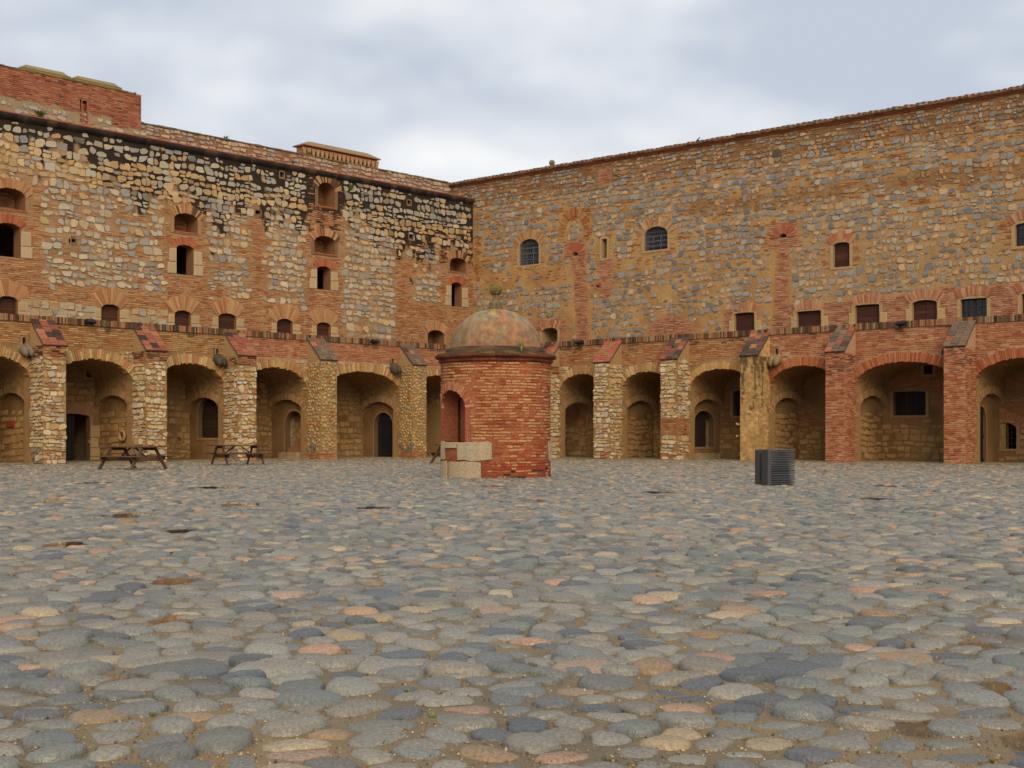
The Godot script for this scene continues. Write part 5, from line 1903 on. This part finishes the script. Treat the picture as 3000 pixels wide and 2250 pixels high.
	for k in 15:
		var a := -PI / 2 + PI * k / 14.0
		bp.append(Vector2(0.166 * cos(a), 5.125 + 0.166 * sin(a)))
	lathe(ball, id, bp, 28, func(a: float, y: float): return C(98, 92, 56).lerp(C(140, 124, 50), clampf(noise_a.get_noise_2d(a * 4.0, y * 9.0) * 1.6 + (0.3 if y > 5.15 else -0.1), 0, 1)))
	put("ball", ball, mats.stone, fin)

# ---------------------------------------------------------------- things on the roofs
func make_roof_things() -> void:
	var id := Transform3D.IDENTITY
	# brick turret wall over the left wall
	var t := thing("brick_turret", "red brick turret wall with a narrow slit above the dark cornice", "turret", left_frame().translated_local(Vector3(0, 14.7, 0)))
	var slit := opening(-24.85, -24.61, 0.13, 1.11, 1.13)
	var front := Transform3D(Basis.IDENTITY, Vector3(0, 0, -0.04))
	var f := Bag.new()
	var is_stone := func(x: float, y: float) -> bool: return y < 0.62 + 0.2 * noise_b.get_noise_2d(x * 2.0, 6.0) - (0.35 if x > -23.4 else 0.0)
	sheet(f, front, -36.0, -21.87, 0.0, 1.9, 0.1, [slit], func(x: float, y: float): return C(186, 132, 98).lerp(C(160, 108, 78), clampf(0.5 + noise_a.get_noise_2d(x * 2.0, y * 2.0), 0, 1)) if not is_stone.call(x, y) else C(176, 150, 116), 0.015)
	f.box(id, Vector3(-36.0, 0, -2.2), Vector3(-21.87, 1.9, -0.06), C(170, 110, 78), "rub")
	collar(f, front, slit, 0.05, 0.02, 0.5, C(186, 120, 88), C(160, 84, 60))
	f.box(front, Vector3(-24.9, 0.1, -1.3), Vector3(-24.55, 1.2, -0.5), C(170, 110, 78), "lrdub")
	put("turret_face", f, mats.mortar, t)
	var bb := Bag.new()
	courses(bb, front, -36.0, -21.87, 0.02, 1.9, 0.08, 0.3, func(x: float, y: float): return not is_stone.call(x, y) and not inside(slit, x, y, 0.04), func(x: float, y: float) -> Color:
		var c := vary(pick([C(190, 114, 84), C(180, 102, 74), C(198, 128, 96), C(172, 94, 68)]), 0.12)
		if rng.randf() < 0.05 + (0.25 if y > 1.6 else 0.0) * (0.5 + noise_a.get_noise_2d(x * 2.0, y)): c = c.lerp(C(64, 50, 40), 0.7)
		return c, 0.03, 0.02)
	put_pieces("brick", "small_bricks", bb, mats.brick, t)
	var sb := Bag.new()
	for cell in coursed(-36.0, -21.9, 0.0, 0.8, 0.15, 0.28, 0.2, 0.5, 0.13, 0.2):
		var s: Vector2 = cell[0]
		if not is_stone.call(s.x, s.y + 0.1) or s.y < 0.08 or inside(slit, s.x, s.y, 0.15) or rng.randf() < 0.15: continue
		rubble(sb, front, cell[1], rng.randf_range(0.015, 0.05), 0.04, vary(pick([C(190, 182, 170), C(166, 168, 170), C(204, 190, 168), C(186, 160, 128)]), 0.1), C(180, 170, 150))
	put_pieces("stone", "small_stones", sb, mats.stone, t, 100)
	# a clay half column stands in the slit
	var pipe := Bag.new()
	lathe(pipe, Transform3D(Basis.IDENTITY, Vector3(-24.73, 0, -0.16)), [Vector2(0.05, 0.13), Vector2(0.05, 0.78), Vector2(0.075, 0.82), Vector2(0.05, 0.86), Vector2(0.08, 0.97), Vector2(0.085, 1.0)], 14, func(_a, _y): return C(184, 98, 66))
	put("clay_pipe", pipe, mats.brick, t)
	var moss := Bag.new()
	var x := -36.0
	while x < -22.2:
		var l := rng.randf_range(0.25, 0.5)
		moss.piece()
		moss.box(id, Vector3(x, 1.88, -0.6), Vector3(minf(x + l - 0.01, -22.15), 1.94 + rng.randf_range(-0.015, 0.015), -0.005 + rng.randf_range(-0.02, 0.02)), vary(pick([C(128, 112, 64), C(112, 98, 62), C(134, 116, 70)]), 0.15), "flrud")
		x += l
	put_pieces("coping_stone", "far_coping_stones", moss, mats.stone, t, 60)
	# two weathered saddle stones behind the turret
	for e in [[-26.75, -24.46, "flat topped lichen covered coping block standing behind the brick turret above its slit"], [-24.24, -21.87, "flat topped lichen covered coping block behind the free end of the brick turret"]]:
		var c := thing("coping_block", e[2], "coping", left_frame().translated_local(Vector3((e[0] + e[1]) * 0.5, 16.6, -2.0)), "coping blocks behind the turret")
		var h: float = (e[1] - e[0]) * 0.5
		var b := Bag.new()
		var pr := [Vector2(-h, 0.62), Vector2(-h + 0.16, 0.74), Vector2(h - 0.34, 0.75), Vector2(h, 0.6)]
		var col := C(150, 136, 92)
		b.box(id, Vector3(-h, -0.6, -0.5), Vector3(h, 0.6, 0.4), vary(col, 0.05), "flrb")
		for q in 3:
			var p: Vector2 = pr[q]
			var r: Vector2 = pr[q + 1]
			b.quad(Vector3(p.x, p.y, 0.3), Vector3(r.x, r.y, 0.3), Vector3(r.x, r.y, -0.5), Vector3(p.x, p.y, -0.5), col)
			b.quad(Vector3(p.x, 0.58, 0.42), Vector3(r.x, 0.58, 0.42), Vector3(r.x, r.y, 0.3), Vector3(p.x, p.y, 0.3), col)
		put("block", b, mats.stone, c)
	# the long louvred vent box
	var v := thing("roof_vent", "long brick vent box with triangular openings and a hipped lid behind the parapet", "vent", left_frame().translated_local(Vector3(-8.6, 15.3, -1.5)))
	var vb := Bag.new()
	var hw := 2.56
	vb.box(id, Vector3(-hw, -0.8, -0.6), Vector3(hw, 0.42, -0.02), C(176, 130, 86))
	vb.box(id, Vector3(-hw, 0.82, -0.6), Vector3(hw, 0.9, -0.02), C(176, 130, 86))
	vb.box(id, Vector3(-hw, 0.42, -0.6), Vector3(hw, 0.82, -0.4), C(176, 130, 86), "flr")
	vb.box(id, Vector3(-hw, 0.42, -0.4), Vector3(-hw + 0.12, 0.82, -0.02), C(176, 130, 86), "flr")
	vb.box(id, Vector3(hw - 0.12, 0.42, -0.4), Vector3(hw, 0.82, -0.02), C(176, 130, 86), "flr")
	put("vent_body", vb, mats.mortar, v)
	var vbr := Bag.new()
	for r in [[-0.1, 0.42], [0.82, 0.92]]:
		courses(vbr, Transform3D(Basis.IDENTITY, Vector3(0, 0, -0.02)), -hw, hw, r[0], r[1], 0.075, 0.3, func(_x, _y): return true, func(_x, _y): return vary(pick([C(196, 132, 82), C(186, 116, 70), C(204, 150, 96)]), 0.12), 0.03, 0.03)
	courses(vbr, facing_minus_x(-hw), -0.6, -0.02, -0.1, 0.9, 0.075, 0.3, func(_x, _y): return true, func(_x, _y): return vary(pick([C(196, 132, 82), C(186, 116, 70)]), 0.12), 0.03, 0.03)
	put_pieces("brick", "small_bricks", vbr, mats.brick, v, 120)
	var tri := Bag.new()
	for k in 18:
		var x0 := -hw + 0.02 + (2.0 * hw - 0.04) * k / 17.0
		var wdt := 0.135
		var tb := Bag.new()
		# downward pointing clay wedges leave upright triangular gaps between them
		var a := Vector3(x0 - wdt, 0.82, 0.05)
		var b := Vector3(x0 + wdt, 0.82, 0.05)
		var c := Vector3(x0 + 0.045, 0.43, 0.05)
		var d := Vector3(x0 - 0.045, 0.43, 0.05)
		var bk := Vector3(0, 0, -0.08)
		tb.hexa([d + bk, c + bk, b + bk, a + bk, d, c, b, a], vary(C(196, 150, 104), 0.08))
		put("vent_wedge", tb, mats.brick, v)
	var lid := Bag.new()
	var ev := 0.14
	var lo := [Vector3(-hw - ev, 0.95, 0.16), Vector3(hw + ev, 0.95, 0.16), Vector3(hw + ev, 0.95, -0.78), Vector3(-hw - ev, 0.95, -0.78)]
	var hi := [Vector3(-hw + 0.5, 1.22, -0.2), Vector3(hw - 0.5, 1.22, -0.2), Vector3(hw - 0.5, 1.22, -0.42), Vector3(-hw + 0.5, 1.22, -0.42)]
	var lc := C(150, 132, 100)
	for q in 4:
		lid.quad(lo[q], lo[(q + 1) % 4], hi[(q + 1) % 4], hi[q], lc)
	lid.quad(hi[0], hi[1], hi[2], hi[3], lc)
	put("lid", lid, mats.stone, v)
	var edge := Bag.new()
	edge.box(id, Vector3(-hw - ev, 0.9, -0.78), Vector3(hw + ev, 0.95, 0.16), C(176, 100, 74))
	put("lid_tile_edge", edge, mats.brick, v)
	# small dome with a stone ball behind the tiled roof
	var s := thing("turret_dome", "small pink dome with a stone ball finial showing above the tiled eave", "dome", right_frame().translated_local(Vector3(0.84, 15.9, -6.0)))
	var db := Bag.new()
	var dp := []
	for k in 11:
		var a := PI / 2 * k / 10.0
		dp.append(Vector2(1.35 * cos(a), 0.25 + 0.98 * sin(a)))
	dp.push_front(Vector2(1.35, -1.5))
	lathe(db, id, dp, 40, func(a: float, y: float): return C(190, 124, 96).lerp(C(160, 130, 80), clampf(noise_a.get_noise_2d(a * 3.0, y * 3.0) * 2.0, 0, 1)))
	put("dome", db, mats.plaster, s)
	var fb := Bag.new()
	var fp := [Vector2(0.2, 1.2), Vector2(0.2, 1.32), Vector2(0.1, 1.38), Vector2(0.08, 1.45)]
	for k in 9:
		var a := -1.1 + (PI / 2 + 1.1) * k / 8.0
		fp.append(Vector2(0.18 * cos(a), 1.62 + 0.18 * sin(a)))
	lathe(fb, id, fp, 20, func(_a, _y): return C(128, 118, 96))
	put("ball_finial", fb, mats.stone, s)
	# a sparrow-sized bird on the ridge of tiles
	var bird := thing("bird", "tiny dark bird perched on the roof tiles of the eave", "bird", right_frame().translated_local(Vector3(15.45, 15.73, 0.12)))
	var bird_bag := Bag.new()
	var br := []
	for e in [[-0.10, 0.012, 0.055], [-0.05, 0.022, 0.075], [0.0, 0.04, 0.10], [0.05, 0.042, 0.13], [0.085, 0.028, 0.16], [0.105, 0.034, 0.19], [0.13, 0.026, 0.205], [0.145, 0.01, 0.2], [0.165, 0.003, 0.197]]:
		var ring := []
		for q in 8:
			var a := -TAU * q / 8
			ring.append(Vector3(e[0], e[2] + e[1] * sin(a), e[1] * 0.9 * cos(a)))
		br.append(ring)
	var bc := []
	for e in br: bc.append(C(58, 50, 44))
	bird_bag.rings(br, bc)
	bird_bag.box(id, Vector3(0.0, 0.0, -0.02), Vector3(0.008, 0.07, -0.012), C(60, 50, 40))
	bird_bag.box(id, Vector3(0.0, 0.0, 0.012), Vector3(0.008, 0.07, 0.02), C(60, 50, 40))
	put("body", bird_bag, mats.leaf, bird)

# ---------------------------------------------------------------- furniture and small things
func picnic_table(at: Vector3, turn: float, label: String) -> void:
	var t := thing("picnic_table", label, "picnic table", Transform3D(Basis(Vector3.UP, turn), at), "wooden picnic tables")
	var id := Transform3D.IDENTITY
	var woods := [C(112, 80, 54), C(100, 70, 46), C(120, 88, 60), C(92, 64, 44)]
	var L := 1.15
	for k in 5:
		var b := Bag.new()
		var z := -0.37 + 0.148 * k
		b.beam(id, Vector3(-L + rng.randf_range(-0.01, 0.01), 0.725, z + 0.004), Vector3(L, 0.765, z + 0.144), 0.006, vary(pick(woods), 0.1))
		put("top_board", b, mats.wood, t)
	for s in [-1, 1]:
		for k in 2:
			var b := Bag.new()
			var z := 0.56 + 0.13 * k if s > 0 else -0.82 + 0.13 * k
			b.beam(id, Vector3(-L, 0.41, z + 0.004), Vector3(L, 0.448, z + 0.126), 0.006, vary(pick(woods), 0.1))
			put("seat_board", b, mats.wood, t)
		var x: float = 0.75 * s
		for e in [-1, 1]:
			var b := Bag.new()
			var foot := Vector3(x, 0.0, 0.78 * e)
			var head := Vector3(x, 0.725, 0.27 * e)
			var d := Vector3(0, 0.725, -0.51 * e)
			var half := Vector3(0, 0, 0.06)
			b.hexa([foot - half + Vector3(-0.025, 0, 0), foot - half + Vector3(0.025, 0, 0), head - half + Vector3(0.025, 0, 0), head - half + Vector3(-0.025, 0, 0),
				foot + half + Vector3(-0.025, 0, 0), foot + half + Vector3(0.025, 0, 0), head + half + Vector3(0.025, 0, 0), head + half + Vector3(-0.025, 0, 0)], vary(pick(woods), 0.1))
			put("leg", b, mats.wood, t)
		var sb := Bag.new()
		var sx: float = x - 0.05 * s
		var p := [Vector3(sx - 0.022, 0.27, -0.68), Vector3(sx + 0.022, 0.27, -0.68), Vector3(sx + 0.022, 0.408, -0.8), Vector3(sx - 0.022, 0.408, -0.8),
			Vector3(sx - 0.022, 0.27, 0.68), Vector3(sx + 0.022, 0.27, 0.68), Vector3(sx + 0.022, 0.408, 0.8), Vector3(sx - 0.022, 0.408, 0.8)]
		sb.hexa(p, vary(pick(woods), 0.08))
		put("seat_bearer", sb, mats.wood, t)
		var tb := Bag.new()
		tb.box(id, Vector3(sx - 0.022, 0.63, -0.34), Vector3(sx + 0.022, 0.722, 0.34), vary(pick(woods), 0.08))
		put("top_bearer", tb, mats.wood, t)
		var db := Bag.new()
		var d0 := Vector3(sx - 0.03 * s, 0.36, 0)
		var d1 := Vector3(0.12 * s, 0.715, 0)
		var hz := Vector3(0, 0, 0.035)
		var hx := Vector3(0.035, 0, 0)
		db.hexa([d0 - hx - hz, d0 + hx - hz, d1 + hx - hz, d1 - hx - hz, d0 - hx + hz, d0 + hx + hz, d1 + hx + hz, d1 - hx + hz], vary(pick(woods), 0.08))
		put("brace", db, mats.wood, t)

func bench(at: Transform3D, label: String) -> void:
	var t := thing("bench", label, "bench", at, "dark benches in the galleries")
	var id := Transform3D.IDENTITY
	var col := C(58, 44, 36)
	for k in 3:
		var b := Bag.new()
		b.beam(id, Vector3(-0.75, 0.42, 0.02 + k * 0.14), Vector3(0.75, 0.45, 0.145 + k * 0.14), 0.005, vary(col, 0.1))
		put("seat_board", b, mats.wood, t)
	for k in 2:
		var b := Bag.new()
		b.beam(id, Vector3(-0.75, 0.56 + k * 0.19, -0.02 - k * 0.05), Vector3(0.75, 0.73 + k * 0.19, 0.01 - k * 0.05), 0.005, vary(col, 0.1))
		put("back_board", b, mats.wood, t)
	for s in [-0.6, 0.6]:
		var b := Bag.new()
		b.box(id, Vector3(s - 0.02, 0, -0.03), Vector3(s + 0.02, 0.42, 0.02), Color.WHITE)
		b.box(id, Vector3(s - 0.02, 0, 0.36), Vector3(s + 0.02, 0.42, 0.41), Color.WHITE)
		b.box(id, Vector3(s - 0.018, 0.38, 0.02), Vector3(s + 0.018, 0.418, 0.36), Color.WHITE)
		b.box(id, Vector3(s - 0.02, 0.42, -0.09), Vector3(s + 0.02, 0.92, -0.055), Color.WHITE)
		b.box(id, Vector3(s - 0.02, 0.40, -0.09), Vector3(s + 0.02, 0.42, 0.02), Color.WHITE)
		put("iron_leg", b, mats.iron, t)

func make_furniture() -> void:
	var id := Transform3D.IDENTITY
	picnic_table(Vector3(-12.72, 0.01, -46.45), deg_to_rad(-32.0), "weathered brown picnic table standing in front of the doorway with the black opening")
	picnic_table(Vector3(-10.72, 0.01, -54.1), deg_to_rad(35.0), "weathered brown picnic table standing before the rubble pier and the stair doorway")
	picnic_table(Vector3(-2.25, 0.01, -56.6), deg_to_rad(60.0), "brown picnic table mostly hidden behind the round well house")
	bench(left_frame().translated_local(Vector3(-5.9, 0.045, 0.6)) , "dark wooden bench against the back wall of the corner gallery")
	bench(right_frame().translated_local(Vector3(6.75, 0.045, 0.75)), "dark bench with iron legs in the gallery right behind the well house")
	# ribbed dark cube
	var c := thing("slab_stack", "waist high cube stacked from dark grey ribbed slabs, alone on the cobbles", "stack", Transform3D(Basis(Vector3.UP, deg_to_rad(15.0)), Vector3(5.98, -0.005, -31.5)))
	var hs := 0.335
	var y := 0.0
	var n := 20
	for k in n:
		var h := 0.8 / n
		if k == n - 1: h = 0.8 - y
		var b := Bag.new()
		var j := rng.randf_range(-0.012, 0.012)
		var wear := rng.randf_range(0.0, 0.01)
		var col := vary(pick([C(74, 78, 84), C(66, 70, 76), C(84, 86, 90), C(78, 78, 80)]), 0.14)
		# slightly bowed front edge
		var fr := []
		var m := 8
		for q in m:
			var xa := lerpf(-hs + 0.09, hs, float(q) / m)
			var xb := lerpf(-hs + 0.09, hs, float(q + 1) / m)
			var sag0 := -0.006 * sin(PI * q / m)
			var sag1 := -0.006 * sin(PI * (q + 1) / m)
			var za := hs + j * 0.4 - wear + 0.004 * noise_a.get_noise_2d(xa * 20.0, k * 3.0)
			var zb := hs + j * 0.4 - wear + 0.004 * noise_a.get_noise_2d(xb * 20.0, k * 3.0)
			b.hexa([Vector3(xa, y + sag0, -hs), Vector3(xb, y + sag1, -hs), Vector3(xb, y + h - 0.008 + sag1, -hs), Vector3(xa, y + h - 0.008 + sag0, -hs),
				Vector3(xa, y + 0.005 + sag0, za), Vector3(xb, y + 0.005 + sag1, zb), Vector3(xb, y + h - 0.011 + sag1, zb - 0.006), Vector3(xa, y + h - 0.011 + sag0, za - 0.006)], col, "fud" + ("l" if q == 0 else "") + ("r" if q == m - 1 else "") + "b")
		put("slab", b, mats.slate, c)
		y += h
	for e in [[-hs, -0.12], [0.02, 0.16], [0.17, 0.30]]:
		var b := Bag.new()
		b.box(id, Vector3(-hs - 0.0, 0.0, e[0]), Vector3(-hs + 0.075, 0.80, e[1]), vary(C(88, 84, 80), 0.06))
		put("side_board", b, mats.slate, c)
	var eb := Bag.new()
	eb.box(id, Vector3(-hs, 0.0, 0.305), Vector3(-hs + 0.08, 0.805, 0.345), C(92, 92, 94))
	put("corner_post", eb, mats.slate, c)
	var top := Bag.new()
	top.box(id, Vector3(-hs + 0.08, 0.797, -hs), Vector3(hs, 0.812, hs + 0.004), C(120, 124, 130))
	put("lid", top, mats.slate, c)
	# water spouts: rough stone gutters leaning out over the arches
	for e in [[true, -29.25, "grey", "split grey stone water spout beside the cap of the rubble pier with the dark slab"], [true, -19.9, "dark", "black stained stone water spout beside the pier where the redder brick begins"], [true, -9.1, "dark", "weathered stone water spout on the pebble pier next to the well house"],
		[false, 21.7, "ochre", "blotched stone water spout between the rendered pier and the red brick arch"]]:
		var fr := left_frame() if e[0] else right_frame()
		var s := thing("water_spout", e[3], "water spout", fr.translated_local(Vector3(e[1], 4.62, 3.0)), "stone water spouts of the arcades")
		var col := C(128, 116, 100) if e[2] == "grey" else (C(84, 76, 66) if e[2] == "dark" else C(150, 128, 90))
		for side in [-1, 1]:
			var b := Bag.new()
			var rings := []
			var cols := []
			for q in 6:
				var z := -0.1 + 0.105 * q
				var r := 0.2 - 0.05 * pow(q / 5.0, 3.0)
				var ring := []
				for m in 10:
					var a := -TAU * m / 10
					var rr := r * (1.0 + 0.35 * noise_a.get_noise_3d(cos(a) * 3.0 + side * 5.0, sin(a) * 3.0, z * 5.0 + e[1]))
					ring.append(Vector3(side * 0.125 + cos(a) * rr * 0.72, sin(a) * rr * 1.15 - 0.45 * maxf(z, 0.0), z))
				rings.append(ring)
				cols.append(col * (0.85 + 0.3 * rng.randf()))
			for r in rings: r.reverse()
			b.rings(rings, cols)
			put("stone_lobe", b, mats.stone, s)
	# floodlights lying on the parapet
	for e in [[true, -26.4, "small black floodlight on the parapet above the arch with the dark doorway"], [true, -10.5, "small black floodlight fixed to the red brick parapet close to the well house"], [false, 10.4, "small black floodlight on the stained parapet just past the well house"], [false, 27.8, "small black floodlight on the parapet above the widest red brick arch"]]:
		var fr := left_frame() if e[0] else right_frame()
		var s := thing("floodlight", e[2], "floodlight", fr.translated_local(Vector3(e[1], 5.84, 3.07)), "floodlights on the parapets")
		var tl := Transform3D(Basis(Vector3.RIGHT, deg_to_rad(35.0)), Vector3(0, 0.04, 0.16))
		var b := Bag.new()
		b.beam(tl, Vector3(-0.2, -0.05, -0.11), Vector3(0.2, 0.05, 0.11), 0.02, Color.WHITE)
		put("housing", b, mats.iron, s)
		var g := Bag.new()
		g.box(tl, Vector3(-0.17, -0.056, -0.08), Vector3(0.17, -0.051, 0.08), Color.WHITE)
		put("lens", g, mats.glass, s)
		for side in [-1, 1]:
			var br := Bag.new()
			br.box(id, Vector3(0.2 * side - 0.01, -0.06, 0.0), Vector3(0.2 * side + 0.01, 0.06, 0.17), Color.WHITE)
			put("bracket", br, mats.iron, s)
		var plate := Bag.new()
		plate.box(id, Vector3(-0.21, -0.07, -0.01), Vector3(0.21, -0.03, 0.015), Color.WHITE)
		put("plate", plate, mats.iron, s)
	# round black lamp by the last brick pier
	var lamp := thing("bulkhead_lamp", "small round black bulkhead lamp beside the last red brick pier", "lamp", right_frame().translated_local(Vector3(29.68, 4.6, 3.02)))
	var lb := Bag.new()
	lathe(lb, Transform3D(Basis(Vector3.RIGHT, PI / 2), Vector3.ZERO), [Vector2(0.15, 0.0), Vector2(0.15, 0.07), Vector2(0.12, 0.13), Vector2(0.06, 0.17), Vector2(0.0, 0.18)], 20, func(_a, _y): return Color.WHITE)
	put("housing", lb, mats.iron, lamp)
	# iron rings and the stone loop on the gallery walls
	for e in [[true, -20.9, 1.05, "iron tether ring on the plastered wall beside the rubble pier, farther from the dark hatch"], [true, -19.9, 1.05, "iron tether ring on the plastered wall just beside the dark hatch"]]:
		var s := thing("tether_ring", e[3], "iron ring", left_frame().translated_local(Vector3(e[1], e[2], 0.04)), "iron tether rings")
		var b := Bag.new()
		torus(b, Transform3D(Basis(Vector3.RIGHT, deg_to_rad(70.0)), Vector3(0, -0.06, 0.04)), 0.07, 0.014, 14, 6, Color.WHITE)
		put("ring", b, mats.iron, s)
		var st := Bag.new()
		st.box(id, Vector3(-0.02, -0.02, -0.03), Vector3(0.02, 0.03, 0.05), Color.WHITE)
		put("staple", st, mats.iron, s)
	var loop := thing("stone_basin", "rounded stone holy water basin on the gallery wall left of the second rubble pier", "basin", left_frame().translated_local(Vector3(-24.06, 1.14, 1.95)) * Transform3D(Basis(Vector3.UP, -PI / 2), Vector3.ZERO))
	var lb2 := Bag.new()
	torus(lb2, Transform3D(Basis(Vector3.RIGHT, PI / 2), Vector3(0, 0, 0.06)), 0.2, 0.07, 20, 8, C(176, 142, 100))
	put("rim", lb2, mats.stone, loop)
	# the orange tile let into the first bay
	var pl := thing("wall_tile", "single orange terracotta slab set in the blocked arch of the outermost bay", "tile", left_frame().translated_local(Vector3(-28.75, 1.62, 1.05)))
	var pb := Bag.new()
	pb.beam(Transform3D(Basis(Vector3.UP, PI / 2), Vector3(0.0, 0, 0)), Vector3(-0.35, -0.13, -0.06), Vector3(0.35, 0.13, 0.1), 0.01, C(186, 84, 44))
	put("slab", pb, mats.tile, pl)

func torus(b: Bag, t: Transform3D, R: float, r: float, n: int, m: int, col: Color) -> void:
	var s := b.v.size()
	var s2 := b.i.size()
	for k in n + 1:
		var a := TAU * k / n
		for q in m + 1:
			var e := TAU * q / m
			b.v.append(t * Vector3((R + r * cos(e)) * cos(a), r * sin(e), (R + r * cos(e)) * sin(a)))
			b.n.append(Vector3.ZERO)
			b.c.append(col)
	for k in n:
		for q in m:
			var a := s + k * (m + 1) + q
			var d := a + m + 1
			b.i.append(a); b.i.append(d); b.i.append(a + 1)
			b.i.append(a + 1); b.i.append(d); b.i.append(d + 1)
	b.smooth(s, s2)
	for k in range(s, b.v.size()): b.n[k] = b.n[k]

# ---------------------------------------------------------------- plants
func tuft(parent: Node3D, num: int, tall: float, spread: float, cols: Array) -> void:
	var b := Bag.new()
	for k in num:
		var a := rng.randf() * TAU
		var lean := rng.randf_range(0.1, 1.0) * spread
		var h := tall * rng.randf_range(0.5, 1.0)
		var base := Vector3(cos(a), 0, sin(a)) * spread * 0.25 * rng.randf()
		var tip := base + Vector3(cos(a) * lean, h, sin(a) * lean)
		var side := Vector3(-sin(a), 0, cos(a)) * tall * 0.07
		var mid := base.lerp(tip, 0.55) + Vector3(0, h * 0.12, 0)
		var col := vary(pick(cols), 0.2)
		b.quad(base - side * 0.4, base + side * 0.4, mid + side, mid - side, col)
		b.tri(mid - side, mid + side, tip, col)
	put("foliage", b, mats.leaf, parent)

func make_plants() -> void:
	var green := [C(96, 120, 62), C(112, 134, 76), C(84, 106, 58)]
	for e in [[true, -9.35, 13.95, 0.06, 0.34, 0.28, "bushy green weed rooted in the stained joints beside the topmost arched niche"], [true, -11.9, 15.38, -0.3, 0.24, 0.2, "green weed on the parapet at the foot of the vent box"], [true, -26.9, 14.72, 0.05, 0.3, 0.32, "grassy weed growing on the dark cornice below the brick turret"],
		[true, -17.0, 15.38, -0.3, 0.22, 0.18, "small weed on the parapet between the brick turret and the vent box"], [true, -13.2, 14.72, 0.12, 0.18, 0.15, "small weed sprouting from the cornice left of the topmost arched niche"], [false, 16.4, 5.3, 3.55, 0.16, 0.12, "little fern growing on the dark tile cap of the second visible rubble pier"]]:
		var fr := left_frame() if e[0] else right_frame()
		var p := thing("wall_weed", e[6], "weed", fr.translated_local(Vector3(e[1], e[2], e[3])), "weeds growing on the walls")
		tuft(p, 60, e[4], e[5], green)
	var well := thing("wall_weed", "thin green sprig growing from the cornice of the well house", "weed", Transform3D(Basis.IDENTITY, Vector3(0.25, 3.37, -36.62)), "weeds growing on the walls")
	tuft(well, 26, 0.3, 0.1, [C(110, 130, 60), C(160, 150, 70)])
	for e in [[-16.5, -51.0, "grass tuft at the foot of the pier behind the nearer picnic table"], [-9.5, -57.2, "grass tuft at the foot of the pier behind the farther picnic table"]]:
		pass
	var g := thing("joint_weeds", "scattered tiny green weeds in the joints between the cobbles", "weeds", Transform3D.IDENTITY, "", "stuff")
	var b := Bag.new()
	for k in 70:
		var zz := 4.6 + 12.0 * pow(rng.randf(), 1.5)
		var at := Vector3(rng.randf_range(-0.36, 0.36) * zz, -0.018, -zz)
		for q in 14:
			var a := rng.randf() * TAU
			var r := rng.randf_range(0.01, 0.03)
			var h := rng.randf_range(0.01, 0.026)
			var base := at + Vector3(cos(a), 0, sin(a)) * r * 0.5
			var tip := at + Vector3(cos(a) * r * 1.3, h, sin(a) * r * 1.3)
			var side := Vector3(-sin(a), 0, cos(a)) * 0.004
			b.tri(base - side, base + side, tip, vary(pick([C(110, 130, 50), C(96, 116, 52), C(130, 140, 60)]), 0.2))
	put("leaves", b, mats.leaf, g, "stuff")
